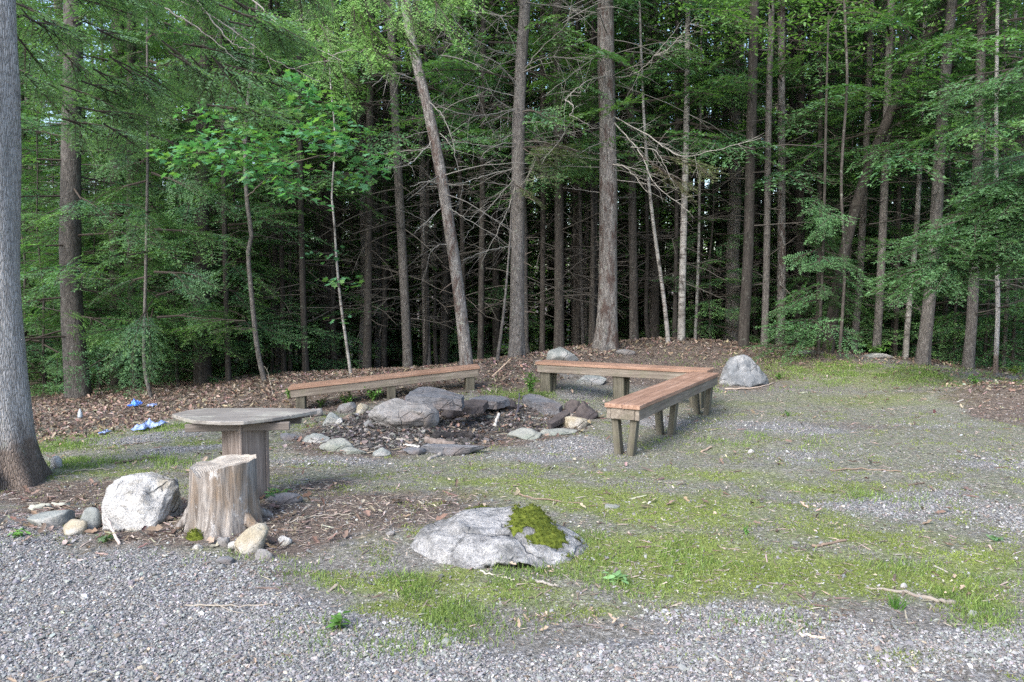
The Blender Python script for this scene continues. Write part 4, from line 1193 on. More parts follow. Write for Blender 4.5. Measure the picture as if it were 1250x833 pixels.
# ------------------------------------------------------------------ trees
def trunk_mesh(pts, rad, sides, seed, flare=.5, fl_h=.28, roots=5, wob=.06):
    """pts local (z up); rings wobble, the foot flares into roots."""
    mb = MB()
    p = np.asarray(pts); z = p[:, 2]
    a = np.arange(sides) / sides * 2 * math.pi
    V = []
    for i in range(len(p)):
        f = math.exp(-max(z[i], 0) / fl_h) * flare
        r = rad[i] * (1 + f * (1 + .55 * np.sin(a * roots + seed) + .3 * np.sin(a * (roots + 3) + seed * 2)))
        r = r * (1 + wob * 2 * (vnoise(np.cos(a) * 2 + seed, np.sin(a) * 2 + z[i] * 1.3) - .5) + wob * (vnoise(np.cos(a) * 6 + seed, np.sin(a) * 6 + z[i] * 2.5) - .5))
        V.append(np.stack([p[i, 0] + np.cos(a) * r, p[i, 1] + np.sin(a) * r, np.full(sides, z[i])], 1))
    n = len(p)
    i = np.arange(n - 1)[:, None] * sides; j = np.arange(sides)[None, :]; k = (j + 1) % sides
    mb.add(np.concatenate(V), np.stack([i + j, i + k, i + sides + k, i + sides + j], -1).reshape(-1, 4))
    return mb
def place_tree(name, label, d, pxs, w0, w1, bark, H=14, flare=.35, crown=None, dead=None, group=None, cat='tree', sides=18, seed=None, snags=0, fl_h=.28, cs=1.0, cz=0.0):
    seed = int(pxs[0][0]) if seed is None else seed
    r = np.random.default_rng(seed + 5)
    b = G_at(pxs[0][0], d)
    pts = [np.array(P(a[0], a[1], d + (a[2] if len(a) > 2 else 0))) - np.array(b) for a in pxs[1:]]
    pts = [np.array([0, 0, -.35]), np.array([0, 0, 0.])] + [q for q in pts if q[2] > .15]
    dirn = pts[-1] - pts[-2]; dirn /= max(dirn[2], .05)
    dirn[:2] *= .6
    ztop = pts[-1][2]
    if H > ztop + .5: pts += [pts[-1] + dirn * (H - ztop) * .5, pts[-1] + dirn * (H - ztop)]
    pts = np.array(pts)
    zs = np.concatenate([[-.35, -.15], np.arange(0, .8, .08), np.arange(.8, min(7, H), .22), np.arange(7, max(H, 7.1), 1.2)])
    zs = zs[zs < pts[-1][2]]
    cp = spline(pts, 160)
    o = np.argsort(cp[:, 2])
    cx = np.interp(zs, cp[o, 2], cp[o, 0]); cy = np.interp(zs, cp[o, 2], cp[o, 1])
    r0 = .76 * w0 * d / F / 2; r1 = .76 * w1 * d / F / 2
    rad = np.interp(zs, [0, ztop, H], [r0, r1, max(r1 * .35, .01)])
    t = thing(name, label, cat, b, 0, group)
    mb = trunk_mesh(np.stack([cx, cy, zs], 1), rad, sides, seed, flare, fl_h)
    mb.build('trunk', M[bark], t)
    at = lambda z: np.array([np.interp(z, zs, cx), np.interp(z, zs, cy), z])
    if snags:
        mb = MB()
        for k in range(snags):
            z = r.uniform(.5, 5.5); az = r.uniform(0, 6.28); s = at(z)
            dead_branch(mb, s, az, r.normal(.05, .2), r.uniform(.08, .35), r, .012, (.16, .13, .11), 0)
        mb.build('branch_stub', M['dead'], t)['kind'] = 'stuff'
    def sub(nm, me, z):
        o_ = link(nm, me, t)
        q = at(z); o_.location = (q[0], q[1], cz if nm == 'crown' else 0); o_.rotation_euler = (0, 0, r.uniform(0, 6.28))
        s = cs * r.uniform(.9, 1.1) if nm == 'crown' else r.uniform(.85, 1.15)
        o_.scale = (s, s, r.uniform(.9, 1.1))
    if crown: sub('crown', crown[r.integers(0, len(crown))], 4)
    if dead: sub('dead_branches', dead[r.integers(0, len(dead))], 3)
    return t, b, at
def hero_dead(t, b, lines, d, col=(.22, .205, .185), w=.010, twig=.5, seed=1):
    """Bare branches that reach out of a tree, each a polyline of picture-height points at the tree's distance."""
    r = np.random.default_rng(seed)
    for ln in lines:
        mb = MB()
        pts = [np.array(P(a[0], a[1], d + (a[2] if len(a) > 2 else 0))) - np.array(b) for a in ln]
        n = 8 + 4 * len(pts)
        p = spline(pts, n)
        p[1:] += r.normal(0, .006, (n - 1, 3))
        tube(mb, p, np.linspace(w, w * .3, n), 5, np.array(col) * r.uniform(.8, 1.15), False)
        L = np.linalg.norm(np.diff(p, axis=0), axis=1).sum()
        for k in range(int(L * 6 * twig)):
            i = r.integers(2, n - 1); dd = p[i] - p[i - 1]; az = math.atan2(dd[1], dd[0])
            dead_branch(mb, p[i], az + r.choice([-1, 1]) * r.uniform(.3, 1.2), r.normal(-.1, .5), r.uniform(.15, .55), r, w * .35, col, 1)
        mb.build('dead_branch', M['dead'], t)
def hero_boughs(t, b, specs, bset, cols, tip, seed, fork=2, name='crown', mat='needle'):
    """specs: (start px, py, depth, end px, py, depth): leafy boughs hung between the two points."""
    r = np.random.default_rng(seed); mb = MB(); wd = MB()
    for sx, sy, sd, ex, ey, ed in specs:
        s = np.array(P(sx, sy, sd)) - np.array(b); e = np.array(P(ex, ey, ed)) - np.array(b)
        v = e - s; L = np.linalg.norm(v); az = math.atan2(v[1], v[0]); pt = math.asin(v[2] / L)
        tube(wd, np.stack([s, s + v * .5, s + v * .8]), [.008, .006, .003], 4, WOODC, False)
        for k in range(fork + 2):
            f = [0.05, .3, .55, .2, .45][k % 5]; da = [0, .55, -.5, -.7, .75][k % 5]
            col = np.array(cols[r.integers(0, len(cols))])
            put_bough(mb, wd, bset, s + v * f, az + da + r.normal(0, .1), pt + r.normal(.02, .12), L * (1 - f) * r.uniform(.85, 1.05) * (1 if da == 0 else .8), r.normal(.0, .3), col, r, tip)
    me = merge_mesh(mb, wd, M[mat], M['dead'], name)
    return link(name, me, t)

# ---- broad leaves
def lobed(n=5, deep=.5):
    pts = []
    for i in range(n):
        th = -2.1 + 4.2 * i / (n - 1)
        R = .55 - .13 * abs(th) / 2.1
        pts.append((R * math.cos(th), R * math.sin(th)))
        if i < n - 1:
            t2 = th + 4.2 / (n - 1) / 2; pts.append((R * deep * math.cos(t2), R * deep * math.sin(t2)))
    pts.append((-.28, 0))
    v = np.array([(x + .28, y, .10 * abs(y) - .06 * x) for x, y in pts])
    v = np.concatenate([v, [[.28, 0, 0.02]]])
    m = len(v) - 1
    return v, np.array([[m, i, (i + 1) % m] for i in range(m)])
MAPLE = lobed(5, .52); OAK = lobed(7, .55)
OVAL = (np.array([[0, 0, 0], [.25, .17, .02], [.6, .19, .0], [1, 0, -.06], [.6, -.19, 0], [.25, -.17, .02]]), np.array([[0, 1, 5], [1, 2, 4], [1, 4, 5], [2, 3, 4]]))
def leaf_spray(mb, wd, cen, rx, ry, rz, n, size, shape, cols, r, stem=None, tilt=.35):
    """Leaves along twigs that fan out in layers around a centre."""
    V_, F_ = shape
    cols = np.asarray(cols)
    ntw = max(3, n // 9)
    pos = []; azs = []
    for k in range(ntw):
        c = np.asarray(cen) + r.normal(0, 1, 3) * np.array([rx, ry, rz]) * .5
        az = r.uniform(0, 6.28); L = r.uniform(.25, .6)
        m = max(3, n // ntw)
        q = np.linspace(.1, 1, m)
        e = c + np.array([math.cos(az), math.sin(az), r.normal(-.15, .2)]) * L
        p = c + (e - c) * q[:, None] + r.normal(0, .045, (m, 3))
        if wd is not None: tube(wd, np.stack([c, (c + e) / 2, e]), [.005, .004, .002], 3, WOODC, False)
        pos.append(p); azs.append(az + np.where(np.arange(m) % 2, 1, -1) * r.uniform(.4, 1.2, m))
    pos = np.concatenate(pos); azs = np.concatenate(azs); m = len(pos)
    s = size * r.uniform(.65, 1.2, m)
    c = cols[r.integers(0, len(cols), m)] * r.uniform(.8, 1.2, (m, 1))
    scatter(mb, V_, F_, pos, eul(r.normal(0, tilt, m), r.normal(.15, tilt, m), azs), np.stack([s, s, s], 1), c, .1, rng=r)
def hero_leaves(t, b, specs, size, shape, cols, seed, name='crown', tilt=.35, dens=1.0):
    r = np.random.default_rng(seed); mb = MB(); wd = MB()
    for px, py, d, wpx, hpx, n in specs:
        c = np.array(P(px, py, d)) - np.array(b)
        leaf_spray(mb, wd, c, wpx * d / F / 2, .45, hpx * d / F / 2, int(n * dens), size, shape, cols, r, tilt=tilt)
    me = merge_mesh(mb, wd, M['broadleaf'], M['dead'], name)
    return link(name, me, t)
HEM = [(.080, .178, .082), (.092, .20, .088), (.070, .16, .078)]
MAPLEC = [(.095, .24, .125), (.11, .265, .135), (.085, .21, .115), (.14, .26, .09)]
BRIGHT = [(.15, .29, .085), (.18, .33, .095), (.13, .25, .08)]

# thick trunk at the left edge
t, b, at = place_tree('spruce_tree', 'thick pale grey trunk with flared roots at the edge of the gravel, nearest tree', 5.75, [(-10, 596), (-16, 400), (-20, 150), (-23, 0)], 106, 95, 'bark_grey', 15, .32, None, None, None, 'tree', 40, 3, 0, .20)
moss_patch(t, b, [(.12, -.25, .10, .035, .05)], 'moss_cushion')
sp = []
r = np.random.default_rng(21)
for k in range(44):
    ex, ey = r.uniform(60, 400), r.uniform(-40, 195)
    if ey > 150 and ex > 260: ey -= 70
    d = r.uniform(6.6, 8.6)
    sp.append((ex - r.uniform(40, 130), ey - r.uniform(20, 70), d - .5, ex, ey, d))
hero_boughs(t, b, sp, B_SET, [(.105, .195, .108), (.092, .175, .095), (.12, .215, .118)], (.17, .28, .14), 22, 3)
hero_dead(t, b, [[(190, -10, 1.5), (260, 20, 1.5), (330, 70, 1.6), (390, 100, 1.8)], [(200, 10, 1.4), (250, 40, 1.5), (290, 75, 1.6)], [(300, -10, 1.8), (350, 40, 1.9), (420, 75, 2)], [(240, 0, 1.4), (280, 50, 1.5), (310, 60, 1.5)]], 5.75, (.36, .32, .29), .008, .9, 5)

# front row of trunks
tA, bA_, atA = place_tree('pine_tree', 'big straight flaky grey trunk standing right behind the back bench', 12.9, [(740, 430), (742, 330), (742, 200), (740, 100), (739, 0)], 31, 25, 'bark_flaky', 16, .3, CROWN_HIGH, DEAD_PALE, None, 'tree', 26, snags=6, fl_h=.34)
hero_dead(tA, bA_, [
    [(745, 92, 0), (720, 98, -.5), (700, 112, -.9), (690, 122, -1)], [(742, 96, .1), (775, 90, -.3), (800, 68, -.6), (828, 30, -.8)], [(800, 68, -.6), (818, 58, -.7), (850, 20, -.9)],
    [(745, 140, 0), (790, 165, -.5), (830, 190, -.9), (868, 185, -1.2), (930, 168, -1.4)], [(745, 145, 0), (780, 185, -.6), (800, 225, -1), (842, 258, -1.2)], [(690, 122, -1), (700, 130, -1.1), (695, 142, -1.1)],
    [(738, 60, 0), (700, 90, -.3), (668, 115, -.6)], [(742, 200, 0), (765, 205, -.4), (790, 235, -.7)], [(770, 180, -.5), (800, 185, -.8), (820, 220, -1)]], 12.9, (.24, .225, .20), .010, 1.8, 6)
sp = [(780, 190, 12.2, 865, 240, 11.8), (800, 190, 12.2, 890, 215, 11.9)]
hero_boughs(tA, bA_, sp, B_SET, [(.13, .105, .075), (.10, .11, .055), (.16, .125, .09)], (.12, .16, .06), 23, 1)
tB, bB_, atB = place_tree('spruce_tree', 'grey brown spruce trunk with knots and bare snags between the two flaky trunks', 12.6, [(630, 446), (632, 300), (633, 160), (637, 60), (641, 0)], 24, 17, 'bark_spruce', 15, .22, CROWN_MID, DEAD_PALE, None, 'tree', 22, snags=26)
hero_dead(tB, bB_, [
    [(632, 205, 0), (590, 215, -.3), (555, 226, -.5), (520, 228, -.6)], [(632, 215, 0), (600, 250, -.4), (570, 285, -.6)], [(634, 130, 0), (600, 140, -.3), (560, 138, -.7), (510, 118, -.9)],
    [(634, 110, 0), (610, 80, -.4), (575, 62, -.6), (540, 50, -.7)], [(633, 140, 0), (605, 120, -.4), (590, 92, -.6)], [(633, 160, 0), (612, 170, -.2), (596, 150, -.4), (585, 120, -.5)],
    [(636, 90, 0), (660, 60, -.3), (690, 30, -.6), (700, -5, -.7)], [(636, 85, 0), (670, 70, -.3), (715, 75, -.6)], [(632, 235, 0), (650, 205, -.5), (655, 190, -.6)], [(640, 50, 0), (610, 20, -.4), (570, 5, -.8)],
    [(630, 300, 0), (600, 305, -.3), (565, 318, -.5)], [(630, 225, 0), (618, 260, -.5), (588, 320, -.8)], [(636, 150, 0), (670, 150, -.4), (690, 160, -.8), (660, 200, -1)],
    [(634, 120, 0), (580, 105, -.3), (545, 95, -.5), (525, 75, -.6)], [(633, 180, 0), (590, 178, -.3), (540, 170, -.5)], [(633, 70, 0), (600, 60, -.6), (560, 30, -.9), (545, -10, -1)]], 12.6, (.21, .20, .18), .009, 2.2, 7)
sp = [(640, 180, 12.3, 700, 175, 11.8), (650, 170, 12.3, 720, 190, 11.8), (628, 225, 12.4, 668, 250, 12), (645, 185, 12.3, 690, 205, 11.9)]
hero_boughs(tB, bB_, sp, B_SET, [(.10, .11, .06), (.08, .11, .05)], (.12, .17, .07), 24, 2)
# leaning dead snag by its foot
ts, bs_, ats = place_tree('dead_snag', 'thin bare dead stem leaning against the knotty spruce trunk', 12.3, [(607, 455), (615, 380), (622, 300)], 5, 3, 'bark_spruce', 2.6, .2, None, None, None, 'dead tree', 10)
tC, bC_, atC = place_tree('pine_tree', 'mottled flaky trunk leaning to the left behind the tilted bench', 11.7, [(570, 447), (560, 360), (549, 280), (538, 210), (524, 140), (511, 85), (495, 0)], 20, 15, 'bark_flaky', 13, .15, CROWN_HIGH, DEAD_PALE, None, 'tree', 24, snags=8)
hero_dead(tC, bC_, [[(552, 300, 0), (535, 300, -.2), (523, 312, -.3)], [(540, 226, 0), (520, 222, -.2), (500, 229, -.3)], [(545, 252, 0), (560, 262, -.2), (600, 285, -.4)], [(538, 255, 0), (505, 285, -.3)], [(530, 170, 0), (500, 200, -.4), (470, 205, -.6)],
    [(520, 120, 0), (545, 150, -.3), (560, 210, -.5)], [(515, 100, 0), (480, 90, -.3), (455, 105, -.5)]], 11.7, (.21, .20, .18), .009, 1.8, 9)
sp = []
r = np.random.default_rng(31)
for ex, ey in ((590, 12), (560, 42), (538, 62), (520, 85), (500, 95), (470, 90), (455, 60), (480, 70), (440, 100), (575, 22), (430, 70), (515, 50), (495, 30), (450, 120), (550, 10), (420, 40)):
    sp.append((ex - r.uniform(30, 90), ey - r.uniform(50, 95), 9.4, ex, ey, 9.0 + r.uniform(-.3, .3)))
hero_boughs(tC, bC_, sp, B_FINE, [(.13, .24, .075), (.11, .205, .075), (.15, .27, .08)], (.21, .37, .095), 32, 2)

# left side of the forest
place_tree('hemlock_tree', 'stout dark trunk left of the forest edge, partly hidden by hemlock boughs', 12.3, [(92, 500), (86, 330), (87, 160), (88, 0)], 36, 25, 'bark_spruce', 14, .15, CROWN_LOW, DEAD_FEW, snags=8, cs=1.15)
place_tree('hemlock_tree', 'dark trunk standing just right of the stout one on the left', 14.5, [(141, 470), (142, 300), (144, 0)], 23, 18, 'bark_dark', 14, .15, CROWN_LOW, DEAD_FEW)
place_tree('hemlock_tree', 'dark trunk above the blue plastic on the leaf bank', 13.6, [(163, 480), (160, 300), (160, 0)], 15, 12, 'bark_dark', 13, .15, CROWN_LOW, None)
place_tree('hemlock_sapling', 'slim greyish stem rising from the leaf bank right of the bright blue plastic', 11.4, [(181, 490), (176, 440), (178, 330), (180, 200)], 6, 4, 'bark_spruce', 7, .1, CROWN_LOW, None, cs=.6)
place_tree('hemlock_tree', 'broad dark hemlock trunk with boughs, above the plank table', 13.4, [(245, 478), (246, 300), (249, 150), (250, 0)], 27, 20, 'bark_dark', 15, .15, CROWN_LOW, DEAD_FEW, cs=1.05)
place_tree('hemlock_tree', 'dark stem close on the left of the crooked pale stem', 13.2, [(277, 470), (275, 330), (272, 150)], 9, 7, 'bark_dark', 11, .15, CROWN_LOW, None, cs=.8)
t9, b9, at9 = place_tree('maple_tree', 'crooked slender stem with layered green leaves, left of the tilted bench', 11.9, [(321, 472), (314, 425), (306, 350), (303, 308), (307, 285), (301, 240), (300, 150), (310, 60)], 8, 5, 'bark_spruce', 8, .15, None, None)
lv = [(235, 190, 10.6, 60, 8, 60), (270, 175, 10.4, 70, 10, 80), (300, 160, 10.4, 70, 10, 80), (325, 195, 10.3, 60, 12, 70), (310, 135, 10.6, 70, 12, 60), (290, 205, 10.4, 60, 10, 60), (345, 215, 10.3, 40, 14, 50), (355, 235, 10.3, 20, 8, 20),
      (395, 165, 10.3, 50, 10, 55), (420, 180, 10.2, 50, 12, 60), (445, 200, 10.2, 40, 8, 40), (380, 130, 10.6, 50, 12, 40), (340, 110, 10.8, 60, 14, 50), (365, 105, 10.8, 50, 12, 40), (255, 130, 10.8, 50, 10, 30), (410, 140, 10.6, 40, 12, 30)]
hero_leaves(t9, b9, lv, .14, MAPLE, MAPLEC, 41, dens=1.3)
hero_dead(t9, b9, [[(302, 240, 0), (330, 215, -1), (350, 200, -1.5), (420, 185, -1.7)], [(301, 200, 0), (280, 185, -1), (220, 190, -1.4)]], 11.9, (.14, .12, .10), .012, .1, 12)
hero_boughs(t9, b9, [(300, 392, 11.2, 210, 386, 10.9), (295, 398, 11.2, 250, 405, 10.8), (310, 400, 11.2, 290, 404, 10.8)], B_FINE, [(.075, .16, .055)], (.12, .25, .075), 42, 2)
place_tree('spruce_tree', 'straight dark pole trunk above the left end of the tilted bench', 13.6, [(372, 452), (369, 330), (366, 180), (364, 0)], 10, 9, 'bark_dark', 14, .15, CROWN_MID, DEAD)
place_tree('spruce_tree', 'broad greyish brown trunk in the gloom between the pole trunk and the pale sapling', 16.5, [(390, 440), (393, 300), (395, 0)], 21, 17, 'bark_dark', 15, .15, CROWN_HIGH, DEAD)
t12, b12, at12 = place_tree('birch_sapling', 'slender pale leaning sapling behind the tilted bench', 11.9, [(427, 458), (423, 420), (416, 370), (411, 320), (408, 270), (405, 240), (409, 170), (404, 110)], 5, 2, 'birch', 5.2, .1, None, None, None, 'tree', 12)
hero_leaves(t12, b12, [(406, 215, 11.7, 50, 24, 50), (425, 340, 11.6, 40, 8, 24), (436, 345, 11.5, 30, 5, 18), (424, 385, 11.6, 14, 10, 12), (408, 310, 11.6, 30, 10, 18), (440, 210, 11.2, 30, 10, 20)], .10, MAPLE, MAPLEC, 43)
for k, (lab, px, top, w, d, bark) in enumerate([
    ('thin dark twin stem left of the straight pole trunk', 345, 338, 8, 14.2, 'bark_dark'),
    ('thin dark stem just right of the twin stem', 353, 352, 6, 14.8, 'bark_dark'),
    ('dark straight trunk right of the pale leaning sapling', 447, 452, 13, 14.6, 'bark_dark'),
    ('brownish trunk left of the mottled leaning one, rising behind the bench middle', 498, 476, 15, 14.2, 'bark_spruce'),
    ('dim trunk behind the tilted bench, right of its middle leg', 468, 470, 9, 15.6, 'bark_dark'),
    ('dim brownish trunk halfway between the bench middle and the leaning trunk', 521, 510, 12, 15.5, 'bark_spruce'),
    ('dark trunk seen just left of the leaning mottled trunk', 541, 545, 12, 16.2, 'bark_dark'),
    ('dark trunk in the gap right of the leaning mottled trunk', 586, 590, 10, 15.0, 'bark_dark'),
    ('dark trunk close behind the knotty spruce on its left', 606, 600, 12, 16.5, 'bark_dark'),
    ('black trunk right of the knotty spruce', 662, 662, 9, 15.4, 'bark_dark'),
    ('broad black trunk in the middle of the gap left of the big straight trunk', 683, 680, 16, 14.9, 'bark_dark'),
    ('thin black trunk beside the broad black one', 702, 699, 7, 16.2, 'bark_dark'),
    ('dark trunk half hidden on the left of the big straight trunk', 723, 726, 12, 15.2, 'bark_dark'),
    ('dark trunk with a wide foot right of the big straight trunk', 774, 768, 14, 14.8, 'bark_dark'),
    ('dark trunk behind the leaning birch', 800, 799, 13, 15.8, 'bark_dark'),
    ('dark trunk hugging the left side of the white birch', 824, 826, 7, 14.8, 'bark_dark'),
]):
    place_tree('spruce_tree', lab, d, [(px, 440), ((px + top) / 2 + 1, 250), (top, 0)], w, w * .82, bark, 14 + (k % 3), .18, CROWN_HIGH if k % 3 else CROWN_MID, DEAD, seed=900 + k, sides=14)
# birches
place_tree('birch_tree', 'slim birch leaning left, with white lower bark, between dark trunks', 13.7, [(816, 417), (811, 370), (804, 320), (797, 270), (790, 200), (784, 100)], 7, 4, 'birch', 9, .12, CROWN_MID, None, sides=14)
place_tree('birch_tree', 'white barked birch standing upright on the brown hump', 14.0, [(832, 416), (833, 340), (835, 270), (838, 150), (840, 0)], 12, 8, 'birch', 13, .12, CROWN_MID, DEAD_FEW, sides=16)
place_tree('birch_tree', 'thin greyish birch right of the upright white birch', 14.6, [(849, 415), (852, 330), (854, 240), (856, 60)], 5, 3, 'birch', 8, .1, CROWN_MID, None, sides=12)
place_tree('birch_tree', 'peeling birch with curled bark at the right side of the forest', 14.4, [(1107, 440), (1110, 370), (1117, 300), (1122, 220), (1128, 60)], 9, 6, 'birch', 12, .12, CROWN_HIGH, None, sides=14)
# right side
place_tree('hemlock_tree', 'nearly black trunk on the crest above the rounded boulder', 13.6, [(908, 424), (913, 310), (917, 160), (921, 0)], 17, 14, 'bark_dark', 15, .12, CROWN_HIGH, DEAD_FEW, sides=20)
place_tree('hemlock_tree', 'greyish slim trunk right of the nearly black one', 13.8, [(934, 426), (936, 300), (938, 150), (942, 0)], 11, 9, 'bark_spruce', 14, .12, CROWN_HIGH, DEAD_FEW)
place_tree('spruce_tree', 'patchy dark trunk rising behind the young hemlock on its left side', 14.4, [(953, 424), (954, 300), (954, 0)], 13, 11, 'bark_flaky', 14, .12, CROWN_MID, DEAD_FEW)
place_tree('spruce_tree', 'broad dim brown trunk set further back behind the young hemlock', 17.0, [(975, 424), (973, 250), (972, 0)], 24, 20, 'bark_spruce', 16, .12, CROWN_HIGH, DEAD)
place_tree('oak_tree', 'dark heavy trunk slanting far to the right high in the forest', 13.9, [(1012, 434), (1022, 350), (1040, 270), (1066, 190), (1095, 120), (1120, 70), (1147, 15), (1165, -40)], 18, 15, 'bark_dark', 12, .12, None, DEAD_FEW, sides=18)
place_tree('spruce_tree', 'thin brown trunk crossing behind the slanting oak', 14.6, [(1044, 436), (1050, 330), (1054, 250), (1060, 120), (1064, 0)], 11, 9, 'bark_spruce', 14, .12, CROWN_HIGH, DEAD_FEW)
place_tree('spruce_tree', 'brown trunk right of the slanting oak, above the leafy plant', 14.0, [(1071, 436), (1075, 340), (1079, 250), (1083, 130), (1088, 0)], 13, 11, 'bark_spruce', 14, .12, CROWN_MID, DEAD_FEW)
place_tree('spruce_tree', 'thin dark stem left of the peeling birch', 14.8, [(1094, 436), (1096, 330), (1099, 100)], 7, 6, 'bark_dark', 12, .12, CROWN_MID, DEAD)
place_tree('spruce_tree', 'reddish brown trunk with a wide foot at the grass edge on the right', 13.1, [(1128, 447), (1134, 370), (1141, 290), (1149, 160), (1158, 40), (1162, 0)], 20, 15, 'bark_spruce', 14, .25, CROWN_MID, DEAD_FEW, snags=6, sides=20)
place_tree('spruce_tree', 'forked brown trunk with a peeled side, near the right edge of the forest', 13.1, [(1184, 452), (1187, 380), (1190, 300), (1195, 150), (1199, 0)], 17, 13, 'bark_spruce', 14, .15, CROWN_MID, DEAD, snags=8, sides=18)
place_tree('spruce_tree', 'thin pale brown stem at the far right, right of the forked trunk', 12.7, [(1218, 462), (1218, 380), (1217, 320), (1216, 150)], 7, 6, 'bark_grey', 11, .12, CROWN_MID, DEAD_FEW)
place_tree('spruce_tree', 'dim slender trunk between the wide footed trunk and the forked one', 15.5, [(1153, 440), (1156, 300), (1160, 0)], 9, 7, 'bark_dark', 13, .12, CROWN_MID, DEAD)
place_tree('spruce_tree', 'thin dark trunk behind the young hemlock, left of the slanting oak', 15.0, [(998, 432), (1000, 300), (1003, 0)], 8, 7, 'bark_dark', 13, .12, CROWN_MID, DEAD)
# young hemlock on the crest
ty, by, aty = place_tree('hemlock_sapling', 'young hemlock with layered drooping boughs at the crest right of the rounded boulder', 13.2, [(1000, 436), (1003, 350), (1006, 260), (1008, 160)], 5, 4, 'bark_dark', 5.5, .1, None, None)
sp = []
r = np.random.default_rng(51)
for k in range(36):
    y0 = 250 + k * 4.9 + r.normal(0, 6); w = 25 + (y0 - 240) * .36; s = r.uniform(-1, 1)
    sp.append((1003, y0 - 12, 13.2, 1003 + s * w * 1.2, y0 + r.uniform(0, 14), 13.2 - r.uniform(-.5, 1.0)))
hero_boughs(ty, by, sp, B_SET, HEM, (.11, .21, .085), 52, 1)
# hemlock just outside the picture on the right whose boughs reach in
te, be, ate = place_tree('hemlock_tree', 'hemlock at the right edge reaching bright drooping boughs into the clearing', 11.0, [(1300, 480), (1302, 300), (1305, 0)], 22, 17, 'bark_spruce', 13, .15, None, None)
sp = []
r = np.random.default_rng(61)
for ex, ey in ((1138, 112), (1160, 118), (1150, 98), (1190, 120), (1215, 105), (1175, 100), (1235, 120)):
    sp.append((ex + r.uniform(70, 120), ey - r.uniform(5, 20), 9.8, ex, ey, 9.3 + r.uniform(-.2, .4)))
for k in range(30):
    ex = r.uniform(1070, 1255); ey = 330 - (ex - 1070) * .62 + r.uniform(-25, 55)
    sp.append((ex + r.uniform(60, 130), ey - r.uniform(10, 45), 10.9, ex, ey, 10.4 + r.uniform(-.6, .5)))
for k in range(12):
    ex = r.uniform(1165, 1260); ey = r.uniform(200, 330)
    sp.append((ex + r.uniform(60, 100), ey - r.uniform(10, 30), 10.6, ex, ey, 10.1))
hero_boughs(te, be, sp, B_SET, HEM, (.13, .235, .10), 62, 2)
# leafy beech branches in the top right
tb_, bb, atb = place_tree('beech_tree', 'slim beech with light green leaf sprays along the top, right of the nearly black trunk', 13.0, [(1026, 436), (1031, 330), (1027, 220), (1034, 100), (1031, 0)], 5, 4, 'bark_dark', 12, .1, None, None)
lv = [(px, py, 11.6 + (px % 7) * .1, 60, 14, 70) for px, py in ((860, 20), (900, 12), (940, 25), (980, 30), (1010, 18), (1040, 20), (1050, 5), (960, 50), (1000, 55), (920, 45), (880, 45), (830, 8), (970, 5), (1030, 5), (1200, 10), (985, 40))]
hero_leaves(tb_, bb, lv, .075, OVAL, BRIGHT, 71)

t2, b2, a2 = place_tree('beech_tree', 'thin beech between the knotty spruce and the big trunk, pale green leaves near the top', 15.4, [(712, 436), (709, 300), (706, 120), (704, 0)], 6, 5, 'bark_spruce', 12, .1, None, None)
hero_leaves(t2, b2, [(px, py, 15 + (px % 5) * .2, 70, 22, 60) for px, py in ((600, 20), (650, 45), (690, 15), (720, 40), (760, 10), (790, 50), (820, 25), (670, 80), (760, 80), (640, -5), (800, -5), (700, 110), (560, 60), (840, 60), (610, 70))], .085, OVAL, BRIGHT, 72)
t3, b3, a3 = place_tree('beech_tree', 'thin beech with pale green leaves in the upper right corner', 14.2, [(1228, 448), (1232, 300), (1236, 120), (1240, 0)], 6, 5, 'bark_spruce', 12, .1, None, None)
hero_leaves(t3, b3, [(px, py, 13.6 + (px % 5) * .2, 70, 20, 60) for px, py in ((1110, 30), (1150, 50), (1190, 25), (1230, 45), (1250, 10), (1180, 75), (1100, 70), (1140, 5), (1220, 85), (1070, 50), (1240, 150), (1200, 170))], .085, OVAL, BRIGHT, 73)

def leaf_crown(z0, H, R, nc, nl, size, cols, seed):
    r = np.random.default_rng(seed); mb = MB(); wd = MB()
    for k in range(nc):
        z = r.uniform(z0, H); az = r.uniform(0, 6.28); q = R * math.sqrt(r.random()) * (1 - .5 * abs((z - z0) / (H - z0) - .4))
        c = np.array([math.cos(az) * q, math.sin(az) * q, z])
        tube(wd, np.stack([[0, 0, z - .8], c * [.5, .5, 1] - [0, 0, .25], c]), [.02, .012, .005], 4, WOODC, False)
        leaf_spray(mb, wd, c, .8, .8, .28, nl, size, OVAL, cols, r, tilt=.4)
    me = merge_mesh(mb, wd, M['broadleaf'], M['dead'], 'crown'); return me
CROWN_LEAF = [leaf_crown(2.0 + k, 14, 2.4, 46, 90, .13, [(.13, .25, .07), (.16, .30, .08), (.11, .215, .07)], 800 + k) for k in range(3)]
CROWN_YOUNG = [crown_meshes(.25, 5.2, 1.5, 46, 820 + k, B_SET, lowdense=1.2) for k in range(3)]
